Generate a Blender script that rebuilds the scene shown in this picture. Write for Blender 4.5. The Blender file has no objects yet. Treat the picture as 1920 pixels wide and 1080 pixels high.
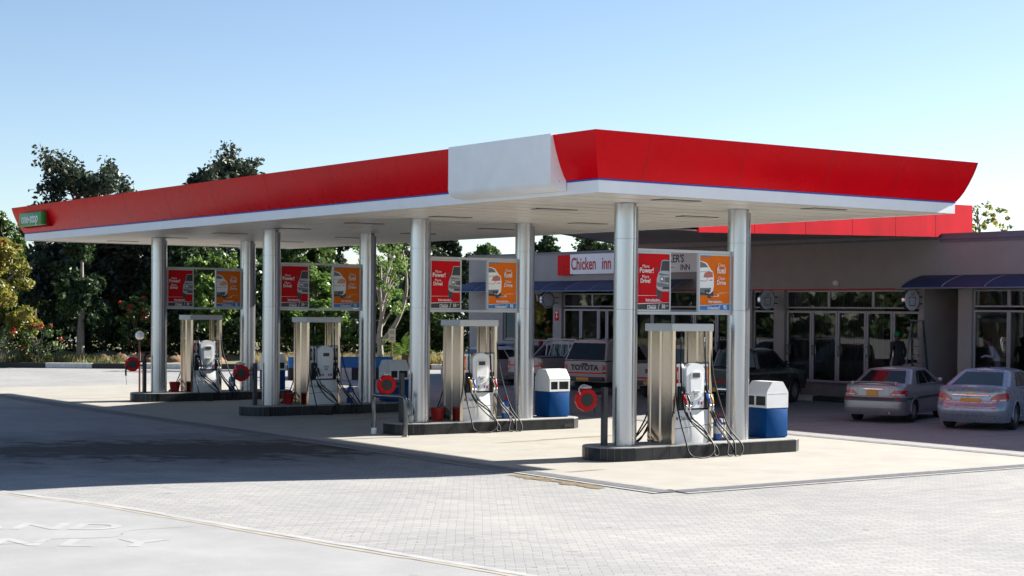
import bpy, bmesh, math, random
import numpy as np
from math import sin, cos, pi, radians, sqrt, atan2
from mathutils import Vector, Matrix
S = bpy.context.scene
COL = S.collection

# ---------------------------------------------------------------- camera
CAM = Vector((-20.275, -24.882, 2.871))
yaw, pitch, roll = 0.9548, radians(-1.1137), radians(0.4713)
fwd = Vector((cos(yaw)*cos(pitch), sin(yaw)*cos(pitch), sin(pitch)))
rgt = Vector((sin(yaw), -cos(yaw), 0)); up = rgt.cross(fwd)
r2 = rgt*cos(roll)+up*sin(roll); u2 = -rgt*sin(roll)+up*cos(roll)
cam = bpy.data.cameras.new('camera'); co = bpy.data.objects.new('camera', cam); COL.objects.link(co)
M = Matrix((r2, u2, -fwd)).transposed().to_4x4(); M.translation = CAM
co.matrix_world = M
cam.sensor_width = 36; cam.lens = 36*3109.92/1920; cam.shift_y = 100.07/1920
cam.clip_start = 0.5; cam.clip_end = 3000
S.camera = co

# ---------------------------------------------------------------- sky, sun, exposure
SUN = Vector((9.5, -1.0, 4.92)).normalized()
w = bpy.data.worlds.new('World'); S.world = w; w.use_nodes = True
nt = w.node_tree; bg = nt.nodes['Background']
sky = nt.nodes.new('ShaderNodeTexSky'); sky.sky_type = 'NISHITA'; sky.sun_disc = False
sky.sun_elevation = math.asin(SUN.z); sky.sun_rotation = atan2(SUN.x, SUN.y)
sky.altitude = 2200; sky.air_density = 1.0; sky.dust_density = 2.2; sky.ozone_density = 1.2
nt.links.new(sky.outputs[0], bg.inputs[0]); bg.inputs[1].default_value = 0.05
sl = bpy.data.lights.new('sun', 'SUN'); sl.energy = 5.0; sl.angle = radians(0.5); sl.color = (1, .95, .87)
so = bpy.data.objects.new('sun', sl); COL.objects.link(so); so.rotation_euler = SUN.to_track_quat('Z', 'Y').to_euler()
so.location = (30, -5, 40)
S.view_settings.view_transform = 'Standard'; S.view_settings.look = 'None'
S.view_settings.exposure = 1.75; S.view_settings.gamma = 1
S.cycles.max_bounces = 8; S.cycles.diffuse_bounces = 4; S.cycles.glossy_bounces = 4
S.cycles.transparent_max_bounces = 16; S.cycles.transmission_bounces = 6
S.cycles.use_denoising = True; S.cycles.caustics_reflective = False; S.cycles.caustics_refractive = False

# ---------------------------------------------------------------- materials
MATS = {}
def mat(name, base, rough=.6, metal=0., var=.0, scale=3., bump=0., bscale=60., spec=.5, coat=0., stretch=None, dirt=None, trans=0.):
    """Principled material whose colour is broken up by object-space noise."""
    if name in MATS: return MATS[name]
    m = bpy.data.materials.new(name); m.use_nodes = True; n = m.node_tree; L = n.links
    b = n.nodes['Principled BSDF']; b.inputs['Roughness'].default_value = rough; b.inputs['Metallic'].default_value = metal
    b.inputs['Specular IOR Level'].default_value = spec; b.inputs['Coat Weight'].default_value = coat
    b.inputs['Base Color'].default_value = (*base, 1)
    tc = n.nodes.new('ShaderNodeTexCoord'); mp = n.nodes.new('ShaderNodeMapping'); L.new(tc.outputs['Object'], mp.inputs[0])
    if stretch: mp.inputs['Scale'].default_value = stretch
    if var > 0:
        t = n.nodes.new('ShaderNodeTexNoise'); t.inputs['Scale'].default_value = scale; t.inputs['Detail'].default_value = 6
        t.inputs['Roughness'].default_value = .65
        L.new(mp.outputs[0], t.inputs['Vector'])
        r = n.nodes.new('ShaderNodeValToRGB'); r.color_ramp.elements[0].position = .3; r.color_ramp.elements[1].position = .7
        lo = dirt if dirt else tuple(c*(1-var) for c in base); hi = tuple(min(1, c*(1+var*.6)) for c in base)
        r.color_ramp.elements[0].color = (*lo, 1); r.color_ramp.elements[1].color = (*hi, 1)
        L.new(t.outputs['Fac'], r.inputs[0]); L.new(r.outputs[0], b.inputs['Base Color'])
        mr = n.nodes.new('ShaderNodeMapRange'); mr.inputs[3].default_value = max(.02, rough-.08); mr.inputs[4].default_value = min(1, rough+.1)
        L.new(t.outputs['Fac'], mr.inputs[0]); L.new(mr.outputs[0], b.inputs['Roughness'])
    if bump > 0:
        t2 = n.nodes.new('ShaderNodeTexNoise'); t2.inputs['Scale'].default_value = bscale; t2.inputs['Detail'].default_value = 4
        L.new(mp.outputs[0], t2.inputs['Vector'])
        bp = n.nodes.new('ShaderNodeBump'); bp.inputs['Strength'].default_value = bump; bp.inputs['Distance'].default_value = .02
        L.new(t2.outputs['Fac'], bp.inputs['Height']); L.new(bp.outputs[0], b.inputs['Normal'])
    MATS[name] = m
    return m

def leafmat(name, c1, c2, c3=None, trans=.35):
    if name in MATS: return MATS[name]
    m = bpy.data.materials.new(name); m.use_nodes = True; n = m.node_tree; L = n.links
    n.nodes.remove(n.nodes['Principled BSDF']); out = n.nodes['Material Output']
    tc = n.nodes.new('ShaderNodeTexCoord')
    t = n.nodes.new('ShaderNodeTexNoise'); t.inputs['Scale'].default_value = 1.1; t.inputs['Detail'].default_value = 5
    L.new(tc.outputs['Object'], t.inputs['Vector'])
    g = n.nodes.new('ShaderNodeNewGeometry')
    ad = n.nodes.new('ShaderNodeMath'); ad.operation = 'MULTIPLY_ADD'; ad.inputs[1].default_value = .35
    L.new(g.outputs['Random Per Island'], ad.inputs[0]); L.new(t.outputs['Fac'], ad.inputs[2])
    r = n.nodes.new('ShaderNodeValToRGB'); e = r.color_ramp.elements
    e[0].position = .45; e[0].color = (*c1, 1); e[1].position = .85; e[1].color = (*c2, 1)
    if c3: k = e.new(.95); k.color = (*c3, 1)
    L.new(ad.outputs[0], r.inputs[0])
    d = n.nodes.new('ShaderNodeBsdfDiffuse'); tr = n.nodes.new('ShaderNodeBsdfTranslucent'); mx = n.nodes.new('ShaderNodeMixShader')
    gl = n.nodes.new('ShaderNodeBsdfGlossy'); gl.inputs['Roughness'].default_value = .45; mx2 = n.nodes.new('ShaderNodeMixShader')
    L.new(r.outputs[0], d.inputs[0]); L.new(r.outputs[0], tr.inputs[0]); mx.inputs[0].default_value = trans
    L.new(d.outputs[0], mx.inputs[1]); L.new(tr.outputs[0], mx.inputs[2])
    mx2.inputs[0].default_value = .04; L.new(mx.outputs[0], mx2.inputs[1]); L.new(gl.outputs[0], mx2.inputs[2])
    L.new(mx2.outputs[0], out.inputs[0]); MATS[name] = m
    return m

def glassmat(name, tint=(.6, .65, .65), refl=.12):
    if name in MATS: return MATS[name]
    m = bpy.data.materials.new(name); m.use_nodes = True; n = m.node_tree; L = n.links
    n.nodes.remove(n.nodes['Principled BSDF']); out = n.nodes['Material Output']
    tb = n.nodes.new('ShaderNodeBsdfTransparent'); tb.inputs[0].default_value = (*tint, 1)
    gl = n.nodes.new('ShaderNodeBsdfGlossy'); gl.inputs['Roughness'].default_value = .015
    fr = n.nodes.new('ShaderNodeFresnel'); fr.inputs[0].default_value = 1.5
    ml = n.nodes.new('ShaderNodeMath'); ml.operation = 'MULTIPLY_ADD'; ml.inputs[1].default_value = 1.0; ml.inputs[2].default_value = refl*.4; ml.use_clamp = True
    L.new(fr.outputs[0], ml.inputs[0])
    tc = n.nodes.new('ShaderNodeTexCoord'); t = n.nodes.new('ShaderNodeTexNoise'); t.inputs['Scale'].default_value = .8
    L.new(tc.outputs['Object'], t.inputs['Vector'])
    bp = n.nodes.new('ShaderNodeBump'); bp.inputs['Strength'].default_value = .05; bp.inputs['Distance'].default_value = .03
    L.new(t.outputs['Fac'], bp.inputs['Height']); L.new(bp.outputs[0], gl.inputs['Normal'])
    mx = n.nodes.new('ShaderNodeMixShader'); L.new(ml.outputs[0], mx.inputs[0]); L.new(tb.outputs[0], mx.inputs[1]); L.new(gl.outputs[0], mx.inputs[2])
    L.new(mx.outputs[0], out.inputs[0]); MATS[name] = m
    return m

# ---------------------------------------------------------------- mesh helpers
class MB:
    def __init__(s): s.v = []; s.f = []; s.m = []
    def add(s, vs, fs, mi=0):
        o = len(s.v); s.v += [tuple(p) for p in vs]; s.f += [tuple(i+o for i in f) for f in fs]; s.m += [mi]*len(fs); return s
    def poly(s, vs, mi=0): return s.add(vs, [tuple(range(len(vs)))], mi)
    def box(s, x0, x1, y0, y1, z0, z1, mi=0, b=0.):
        if b > 0:
            bm = bmesh.new(); bmesh.ops.create_cube(bm, size=1)
            for v in bm.verts: v.co = Vector(((x0+x1)/2+v.co.x*(x1-x0), (y0+y1)/2+v.co.y*(y1-y0), (z0+z1)/2+v.co.z*(z1-z0)))
            bmesh.ops.bevel(bm, geom=bm.edges[:], offset=b, segments=2, affect='EDGES', profile=.5)
            bm.verts.index_update(); s.add([v.co for v in bm.verts], [[v.index for v in f.verts] for f in bm.faces], mi); bm.free(); return s
        v = [(x0,y0,z0),(x1,y0,z0),(x1,y1,z0),(x0,y1,z0),(x0,y0,z1),(x1,y0,z1),(x1,y1,z1),(x0,y1,z1)]
        return s.add(v, [(0,3,2,1),(4,5,6,7),(0,1,5,4),(1,2,6,5),(2,3,7,6),(3,0,4,7)], mi)
    def bar(s, p, q, wx, wy, mi=0, upv=(0,0,1)):
        p = Vector(p); q = Vector(q); d = (q-p).normalized(); u = Vector(upv)
        if abs(d.dot(u)) > .95: u = Vector((1,0,0))
        a = d.cross(u).normalized(); b = a.cross(d)
        vs = [c+a*sx*wx/2+b*sy*wy/2 for c in (p, q) for sx, sy in ((-1,-1),(1,-1),(1,1),(-1,1))]
        return s.add(vs, [(0,3,2,1),(4,5,6,7),(0,1,5,4),(1,2,6,5),(2,3,7,6),(3,0,4,7)], mi)
    def prism(s, pts, axis, a0, a1, mi=0):
        """pts = 2D outline; axis 'x','y','z' extrusion from a0 to a1"""
        k = {'x': lambda p, a: (a, p[0], p[1]), 'y': lambda p, a: (p[0], a, p[1]), 'z': lambda p, a: (p[0], p[1], a)}[axis]
        n = len(pts); vs = [k(p, a0) for p in pts]+[k(p, a1) for p in pts]
        return s.add(vs, [tuple(range(n))[::-1], tuple(range(n, 2*n))]+[(i, (i+1) % n, n+(i+1) % n, n+i) for i in range(n)], mi)
    def tube(s, pts, r, n=8, mi=0, cap=True):
        P = [Vector(p) for p in pts]; R = r if isinstance(r, (list, tuple)) else [r]*len(P); o = len(s.v); rings = []
        u = None
        for i, p in enumerate(P):
            d = (P[min(i+1, len(P)-1)]-P[max(i-1, 0)]).normalized()
            if u is None: u = d.orthogonal().normalized()
            u = (u-d*u.dot(d)); u = u.normalized() if u.length > 1e-6 else d.orthogonal().normalized()
            b = d.cross(u); rings.append([p+(u*cos(2*pi*k/n)+b*sin(2*pi*k/n))*R[i] for k in range(n)])
        vs = [v for g in rings for v in g]; fs = []
        for i in range(len(P)-1):
            for k in range(n): fs.append((i*n+k, i*n+(k+1) % n, (i+1)*n+(k+1) % n, (i+1)*n+k))
        if cap: fs += [tuple(range(n))[::-1], tuple((len(P)-1)*n+k for k in range(n))]
        return s.add(vs, fs, mi)
    def cyl(s, c, r, h, axis='z', n=24, mi=0, r2=None):
        c = Vector(c); d = {'x': Vector((1,0,0)), 'y': Vector((0,1,0)), 'z': Vector((0,0,1))}[axis] if isinstance(axis, str) else Vector(axis).normalized()
        return s.tube([c, c+d*h], [r, r if r2 is None else r2], n, mi)
    def lathe(s, prof, c=(0,0,0), axis=(0,0,1), n=24, mi=0, close=False):
        c = Vector(c); d = Vector(axis).normalized(); u = d.orthogonal().normalized(); b = d.cross(u)
        vs = [c+d*h+(u*cos(2*pi*k/n)+b*sin(2*pi*k/n))*r for r, h in prof for k in range(n)]; fs = []
        m_ = len(prof)
        for i in range(m_ if close else m_-1):
            j = (i+1) % m_
            for k in range(n): fs.append((i*n+k, i*n+(k+1) % n, j*n+(k+1) % n, j*n+k))
        return s.add(vs, fs, mi)
    def sphere(s, c, r, mi=0, n=16, sq=(1,1,1)):
        c = Vector(c); vs = []; fs = []; h = n//2
        for i in range(h+1):
            for k in range(n):
                a = pi*i/h; vs.append((c.x+r*sq[0]*sin(a)*cos(2*pi*k/n), c.y+r*sq[1]*sin(a)*sin(2*pi*k/n), c.z+r*sq[2]*cos(a)))
        for i in range(h):
            for k in range(n): fs.append((i*n+k, (i+1)*n+k, (i+1)*n+(k+1) % n, i*n+(k+1) % n))
        return s.add(vs, fs, mi)
    def build(s, name, mats, parent=None, loc=(0,0,0), smooth=False, rot=None):
        me = bpy.data.meshes.new(name); me.from_pydata(s.v, [], s.f)
        for m in (mats if isinstance(mats, (list, tuple)) else [mats]): me.materials.append(m)
        me.polygons.foreach_set('material_index', s.m)
        me.validate(); me.update()
        if smooth: me.shade_smooth() if smooth is True else smooth_angle(me, smooth)
        o = bpy.data.objects.new(name, me); COL.objects.link(o); o.location = loc
        if rot: o.rotation_euler = rot
        if parent: o.parent = parent
        return o
def smooth_angle(me, deg):
    bm = bmesh.new(); bm.from_mesh(me); bmesh.ops.remove_doubles(bm, verts=bm.verts, dist=1e-5)
    bmesh.ops.recalc_face_normals(bm, faces=bm.faces)
    for f in bm.faces: f.smooth = True
    for e in bm.edges:
        if len(e.link_faces) == 2 and e.calc_face_angle(0) > radians(deg): e.smooth = False
    bm.to_mesh(me); bm.free()
def tag(o, label=None, cat=None, group=None, kind=None):
    if label: o['label'] = label
    if cat: o['category'] = cat
    if group: o['group'] = group
    if kind: o['kind'] = kind
    return o
def empty(name, loc=(0,0,0), rz=0., label=None, cat=None, group=None):
    o = bpy.data.objects.new(name, None); COL.objects.link(o); o.location = loc; o.rotation_euler = (0,0,rz); o.empty_display_size = .2
    return tag(o, label, cat, group)
def crom(pts, n=8):
    P = [Vector(p) for p in pts]; P = [P[0]*2-P[1]]+P+[P[-1]*2-P[-2]]; out = []
    for i in range(1, len(P)-2):
        a, b, c, d = P[i-1:i+3]
        for k in range(n):
            t = k/n; out.append(.5*((2*b)+(c-a)*t+(2*a-5*b+4*c-d)*t*t+(3*b-a-3*c+d)*t**3))
    return out+[P[-2]]
def text_mesh(body, size, bold=0., extrude=.003, align='CENTER', sx=1., shear=0., spacing=1.):
    cu = bpy.data.curves.new('lettering', 'FONT'); cu.body = body; cu.size = size; cu.offset = bold; cu.extrude = extrude
    cu.align_x = align; cu.align_y = 'CENTER'; cu.shear = shear; cu.space_character = spacing; cu.resolution_u = 3
    ob = bpy.data.objects.new('lettering', cu); me = bpy.data.meshes.new_from_object(ob)
    v = [(p.co.x*sx, p.co.y, p.co.z) for p in me.vertices]; f = [tuple(p.vertices) for p in me.polygons]
    bpy.data.objects.remove(ob); bpy.data.curves.remove(cu); bpy.data.meshes.remove(me)
    return v, f
def put_text(mb, body, size, o, ux, uy, mi=0, **k):
    """lay text with origin o, writing direction ux, up direction uy"""
    v, f = text_mesh(body, size, **k); o = Vector(o); ux = Vector(ux).normalized(); uy = Vector(uy).normalized(); n = ux.cross(uy)
    mb.add([o+ux*p[0]+uy*p[1]+n*p[2] for p in v], f, mi); return mb

# ---------------------------------------------------------------- shared materials
m_white = mat('white_paint', (.86,.87,.88), .35, var=.06, scale=2)
m_red = mat('red_panel', (.70,.002,.008), .27, var=.10, scale=.7, spec=.11)
m_redmetal = mat('red_metal_sheet', (.36,.004,.013), .6, var=.3, scale=.55, stretch=(1,1,.3), spec=.02)
m_blue = mat('blue_line', (.005,.05,.42), .4, var=.1)
m_alu = mat('silver_cladding', (.52,.53,.555), .24, metal=.92, var=.02, scale=1.2, stretch=(1,1,.3))
m_steel = mat('brushed_stainless', (.55,.48,.39), .13, metal=1, var=.09, scale=1.6, stretch=(2,2,.4), bump=.05, bscale=8)
m_frame = mat('aluminium_frame', (.50,.51,.52), .4, metal=.4, var=.1)
m_black = mat('black_rubber', (.012,.012,.013), .45, var=.3)
m_blackp = mat('black_painted_steel', (.025,.026,.03), .4, var=.3, scale=8)
m_chrome = mat('chrome', (.62,.62,.63), .15, metal=1, var=.05)
m_tile = mat('dark_glazed_tile', (.016,.017,.020), .3, var=.5, scale=6, spec=.35)
m_conc = mat('island_concrete', (.30,.30,.29), .8, var=.2, scale=5, bump=.2)
m_reelred = mat('red_plastic', (.52,.004,.006), .45, var=.12, scale=6, spec=.2)
m_binblue = mat('blue_bin_panel', (.001,.055,.20), .5, var=.15, scale=3, spec=.1)
m_binwhite = mat('white_bin_hood', (.74,.75,.76), .4, var=.06, scale=4)
m_soffit = mat('soffit_strip', (.87,.84,.77), .32, var=.05, scale=1.5, spec=.5)
m_ltblk = mat('light_recess', (.03,.03,.03), .5, var=.3)
m_lens = mat('light_lens', (.55,.55,.52), .3, var=.1)
m_wall = mat('grey_plaster', (.33,.315,.305), .85, var=.1, scale=1.4, bump=.25, bscale=40)
m_coping = mat('coping_metal', (.16,.17,.21), .5, var=.15)
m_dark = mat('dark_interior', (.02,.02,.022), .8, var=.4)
m_floor = mat('tile_floor', (.14,.13,.12), .35, var=.2)
m_doorframe = mat('door_frame', (.36,.36,.38), .5, metal=.1, var=.08)
m_glass = glassmat('shop_glass')
m_awning = mat('blue_awning_sheet', (.04,.055,.125), .5, var=.2, scale=2, spec=.25)
m_awrib = mat('awning_rib', (.24,.28,.36), .5, var=.2)
m_txtw = mat('white_lettering', (.8,.8,.8), .5, var=.03)
m_txtk = mat('dark_lettering', (.03,.03,.045), .5, var=.1)
m_txtr = mat('red_lettering', (.5,.01,.02), .45, var=.05)
m_orange = mat('orange_print', (.78,.17,.012), .5, var=.1, scale=2, spec=.12)
m_pred = mat('red_print', (.60,.006,.012), .5, var=.08, scale=2, spec=.12)
m_pblk = mat('black_print', (.03,.03,.035), .4, var=.1)
m_pblue = mat('blue_print', (.02,.2,.55), .4, var=.1)
m_psil = mat('silver_print', (.45,.46,.5), .4, var=.25, scale=5)
m_pgrey = mat('grey_print', (.16,.17,.19), .4, var=.2, scale=5)
m_pdark = mat('dark_print', (.035,.037,.045), .4, var=.2)
m_plate = mat('yellow_plate', (.62,.3,.03), .45, var=.06)
m_tail = mat('tail_light_red', (.42,.006,.008), .15, var=.15, coat=.6)
m_tailw = mat('tail_light_clear', (.6,.56,.54), .12, var=.1, coat=.6)
m_carglass = mat('car_glass', (.010,.014,.016), .05, var=.1, spec=.4)
m_tyre = mat('tyre_rubber', (.018,.018,.019), .8, var=.3)
m_rim = mat('alloy_rim', (.45,.46,.48), .3, metal=.8, var=.1)
m_trim = mat('grey_bumper_trim', (.06,.06,.065), .6, var=.15)
m_under = mat('car_underside', (.012,.012,.013), .8, var=.2)
m_bark = mat('brown_bark', (.11,.075,.05), .9, var=.4, scale=4, bump=.4, bscale=20)
m_barklt = mat('pale_bark', (.30,.26,.22), .9, var=.4, scale=4, bump=.4, bscale=20)
# ================================================================ GROUND
def gz(x):
    t = min(1, max(0, (-3.6-x)/8.4)); return .2*t*t*(3-2*t)
GX = [-500, -60, -30]+[-14+.5*i for i in range(22)]+[0, 30, 70, 160, 500]
def sheet(name, mats, xs, ys, dz, fx=None):
    mb = MB(); n = len(xs)
    for y in ys:
        for x in xs: mb.v.append((x, y, gz(x)+dz))
    for j in range(len(ys)-1):
        for i in range(n-1): mb.f.append((j*n+i, j*n+i+1, (j+1)*n+i+1, (j+1)*n+i)); mb.m.append(0)
    return tag(mb.build(name, mats), kind='structure')
def paver_mat():
    m = bpy.data.materials.new('clay_grey_pavers'); m.use_nodes = True; n = m.node_tree; L = n.links; b = n.nodes['Principled BSDF']
    N = lambda t: n.nodes.new(t)
    tc = N('ShaderNodeTexCoord'); mp = N('ShaderNodeMapping'); L.new(tc.outputs['Object'], mp.inputs[0]); mp.inputs['Rotation'].default_value = (0, 0, radians(34))
    nz0 = N('ShaderNodeTexNoise'); nz0.inputs['Scale'].default_value = 1.2; L.new(mp.outputs[0], nz0.inputs['Vector'])
    va = N('ShaderNodeVectorMath'); va.operation = 'MULTIPLY_ADD'; va.inputs[1].default_value = (.06, .06, 0); L.new(nz0.outputs['Color'], va.inputs[0]); L.new(mp.outputs[0], va.inputs[2])
    br = N('ShaderNodeTexBrick'); L.new(va.outputs[0], br.inputs['Vector'])
    br.inputs['Scale'].default_value = 1; br.inputs['Brick Width'].default_value = .22; br.inputs['Row Height'].default_value = .13
    br.inputs['Mortar Size'].default_value = .006; br.inputs['Mortar Smooth'].default_value = .4; br.inputs['Bias'].default_value = 0
    br.inputs['Color1'].default_value = (.268, .27, .275, 1); br.inputs['Color2'].default_value = (.322, .317, .31, 1); br.inputs['Mortar'].default_value = (.195, .19, .18, 1)
    # worn patches
    n1 = N('ShaderNodeTexNoise'); n1.inputs['Scale'].default_value = .35; n1.inputs['Detail'].default_value = 8; L.new(tc.outputs['Object'], n1.inputs['Vector'])
    r1 = N('ShaderNodeValToRGB'); r1.color_ramp.elements[0].position = .3; r1.color_ramp.elements[1].position = .7
    r1.color_ramp.elements[0].color = (.84, .85, .86, 1); r1.color_ramp.elements[1].color = (1.06, 1.05, 1.02, 1); L.new(n1.outputs['Fac'], r1.inputs[0])
    mu = N('ShaderNodeMixRGB'); mu.blend_type = 'MULTIPLY'; mu.inputs[0].default_value = 1; L.new(br.outputs['Color'], mu.inputs[1]); L.new(r1.outputs[0], mu.inputs[2])
    # individual dark bricks
    wn = N('ShaderNodeTexNoise'); wn.inputs['Scale'].default_value = 5; wn.inputs['Detail'].default_value = 3; L.new(mp.outputs[0], wn.inputs['Vector'])
    r2_ = N('ShaderNodeValToRGB'); r2_.color_ramp.elements[0].position = .26; r2_.color_ramp.elements[1].position = .34
    r2_.color_ramp.elements[0].color = (.6, .58, .54, 1); r2_.color_ramp.elements[1].color = (1, 1, 1, 1); L.new(wn.outputs['Fac'], r2_.inputs[0])
    mu2 = N('ShaderNodeMixRGB'); mu2.blend_type = 'MULTIPLY'; mu2.inputs[0].default_value = .8; L.new(mu.outputs[0], mu2.inputs[1]); L.new(r2_.outputs[0], mu2.inputs[2])
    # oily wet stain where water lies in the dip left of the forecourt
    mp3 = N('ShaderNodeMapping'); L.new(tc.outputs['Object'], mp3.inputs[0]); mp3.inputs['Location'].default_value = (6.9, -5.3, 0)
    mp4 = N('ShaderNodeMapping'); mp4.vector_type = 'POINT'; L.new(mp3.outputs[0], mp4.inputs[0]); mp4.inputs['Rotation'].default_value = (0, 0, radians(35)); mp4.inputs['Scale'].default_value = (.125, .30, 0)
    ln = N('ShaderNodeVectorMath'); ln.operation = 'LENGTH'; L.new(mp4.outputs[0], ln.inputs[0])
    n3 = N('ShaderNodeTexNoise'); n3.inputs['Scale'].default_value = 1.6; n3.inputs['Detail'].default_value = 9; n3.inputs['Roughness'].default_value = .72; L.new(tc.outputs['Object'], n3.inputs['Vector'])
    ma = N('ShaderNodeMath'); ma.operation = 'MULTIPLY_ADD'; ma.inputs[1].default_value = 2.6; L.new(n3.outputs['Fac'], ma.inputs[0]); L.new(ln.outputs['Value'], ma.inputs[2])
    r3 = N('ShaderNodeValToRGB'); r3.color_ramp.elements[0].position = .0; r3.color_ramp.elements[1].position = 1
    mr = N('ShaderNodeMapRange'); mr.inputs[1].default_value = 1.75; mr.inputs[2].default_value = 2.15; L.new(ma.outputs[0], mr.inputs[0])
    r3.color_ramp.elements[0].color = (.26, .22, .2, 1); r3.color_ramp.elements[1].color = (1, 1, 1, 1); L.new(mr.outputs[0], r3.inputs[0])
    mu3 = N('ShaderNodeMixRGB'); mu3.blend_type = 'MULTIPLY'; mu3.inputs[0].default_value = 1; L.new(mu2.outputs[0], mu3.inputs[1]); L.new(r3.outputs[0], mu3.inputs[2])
    mp5 = N('ShaderNodeMapping'); L.new(mp3.outputs[0], mp5.inputs[0]); mp5.inputs['Rotation'].default_value = (0, 0, radians(35)); mp5.inputs['Scale'].default_value = (.075, .15, 0)  # wide second layer: canopy shade deepened in the paver colour
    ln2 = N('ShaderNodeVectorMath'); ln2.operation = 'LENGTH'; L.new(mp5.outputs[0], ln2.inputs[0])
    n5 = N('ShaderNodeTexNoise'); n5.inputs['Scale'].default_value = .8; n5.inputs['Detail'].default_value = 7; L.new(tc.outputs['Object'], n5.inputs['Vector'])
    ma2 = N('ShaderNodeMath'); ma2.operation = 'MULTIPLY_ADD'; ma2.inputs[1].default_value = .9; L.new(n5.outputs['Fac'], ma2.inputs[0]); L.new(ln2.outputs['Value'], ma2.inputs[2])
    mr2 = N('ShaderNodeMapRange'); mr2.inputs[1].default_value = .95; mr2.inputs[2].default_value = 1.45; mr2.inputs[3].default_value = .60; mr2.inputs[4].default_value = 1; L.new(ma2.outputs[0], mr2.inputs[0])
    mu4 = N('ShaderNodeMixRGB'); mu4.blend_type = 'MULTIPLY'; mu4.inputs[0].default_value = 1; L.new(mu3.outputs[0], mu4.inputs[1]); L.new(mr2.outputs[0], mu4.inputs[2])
    n6 = N('ShaderNodeTexNoise'); n6.inputs['Scale'].default_value = .5; n6.inputs['Detail'].default_value = 5; mp6 = N('ShaderNodeMapping'); L.new(tc.outputs['Object'], mp6.inputs[0]); mp6.inputs['Rotation'].default_value = (0,0,radians(-28)); mp6.inputs['Scale'].default_value = (.5, 5, 1); L.new(mp6.outputs[0], n6.inputs['Vector'])
    mr3 = N('ShaderNodeMapRange'); mr3.inputs[1].default_value = .55; mr3.inputs[2].default_value = .75; mr3.inputs[3].default_value = 1; mr3.inputs[4].default_value = .86; L.new(n6.outputs['Fac'], mr3.inputs[0])
    mu5 = N('ShaderNodeMixRGB'); mu5.blend_type = 'MULTIPLY'; mu5.inputs[0].default_value = 1; L.new(mu4.outputs[0], mu5.inputs[1]); L.new(mr3.outputs[0], mu5.inputs[2])
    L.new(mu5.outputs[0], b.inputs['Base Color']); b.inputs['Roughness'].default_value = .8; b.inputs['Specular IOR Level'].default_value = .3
    bp = N('ShaderNodeBump'); bp.inputs['Strength'].default_value = .5; bp.inputs['Distance'].default_value = .01
    L.new(br.outputs['Fac'], bp.inputs['Height']); bp.invert = True; L.new(bp.outputs[0], b.inputs['Normal'])
    return m
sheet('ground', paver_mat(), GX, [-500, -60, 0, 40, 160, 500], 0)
m_slab = mat('forecourt_concrete', (.325,.31,.275), .8, var=.1, scale=.9, bump=.12, bscale=30, dirt=(.28,.265,.235))
m_road = mat('road_concrete', (.285,.287,.29), .85, var=.14, scale=.8, bump=.3, bscale=90)
m_linew = mat('road_paint', (.35,.35,.35), .7, var=.2, scale=4)
m_cream = mat('sandy_edge', (.32,.285,.235), .85, var=.2, scale=3)
m_grate = mat('drain_grate_metal', (.23,.24,.26), .6, metal=.2, var=.3, scale=6)
mb = MB()   # concrete forecourt poured in bays
for y0 in [-4.85+7.45*i for i in range(5)]:
    for x0, x1 in ((-3.0, .6), (.6, 4.0), (4.0, 7.2)): mb.add([(x0+.004, y0+.004, .006), (x1-.004, y0+.004, .006), (x1-.004, y0+7.442, .006), (x0+.004, y0+7.442, .006)], [(0,1,2,3)])
tag(mb.build('forecourt_slab', m_slab), kind='structure')
m_stain = mat('oil_stained_concrete', (.15,.12,.09), .7, var=.5, scale=1.8, dirt=(.27,.25,.21))
mb = MB(); random.seed(4)
for cx, cy, rx, ry in ((2.9, 4.6, 1.6, .12), (.9, 4.3, 1.1, .07), (-2.2, -1.6, .5, .08), (1.8, 12.2, 1.2, .15)):
    P = [(cx+rx*cos(a)*random.uniform(.7,1.1), cy+ry*sin(a)*random.uniform(.6,1.2)+.1*rx*cos(a), .010) for a in [2*pi*i/26 for i in range(26)]]; mb.poly(P)
tag(mb.build('stain', m_stain), kind='structure')
mb = MB()
for k in range(60):
    y = random.uniform(-3.9, -1.6); x = -3.68+random.gauss(0,.07); r_ = random.uniform(.04,.13)
    mb.poly([(x+r_*random.uniform(.6,1.2)*cos(a), y+r_*1.6*random.uniform(.6,1.2)*sin(a), gz(x)+.004+.0001*k) for a in [2*pi*i/9 for i in range(9)]])
tag(mb.build('dirt', mat('sandy_dirt', (.16,.115,.06), .95, var=.4, scale=9)), kind='structure')
# drain: kerb stones either side of a run of grates
dr = MB(); gx = MB()
def drain_run(p, q, wd=.34):
    p = Vector(p); q = Vector(q); d = (q-p).normalized(); nrm = Vector((-d.y, d.x, 0)); L_ = (q-p).length; k = int(L_/.5)
    for i in range(k):
        a = p+d*(i*L_/k+.012); b = p+d*((i+1)*L_/k-.012)
        for j in range(5):
            o0 = nrm*(-wd/2+.02+j*.065); o1 = nrm*(-wd/2+.02+j*.065+.04)
            gx.add([a+o0, b+o0, b+o1, a+o1], [(0,1,2,3)])
    for s in (-1, 1):
        o0 = nrm*s*(wd/2+.01); o1 = nrm*s*(wd/2+.12)
        dr.add([p+o0, q+o0, q+o1, p+o1], [(0,1,2,3) if s < 0 else (0,3,2,1)], 1)
    dr.add([p-nrm*wd/2, q-nrm*wd/2, q+nrm*wd/2, p+nrm*wd/2], [(0,1,2,3)], 0)
drain_run((-3.2, -5.05, .012), (-3.2, 29, .012)); drain_run((-3.03, -5.05, .012), (9, -5.05, .012)); drain_run((7.4, -4.85, .012), (7.4, 29, .012), .2)
for i, v in enumerate(gx.v): gx.v[i] = (v[0], v[1], .018)
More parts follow.
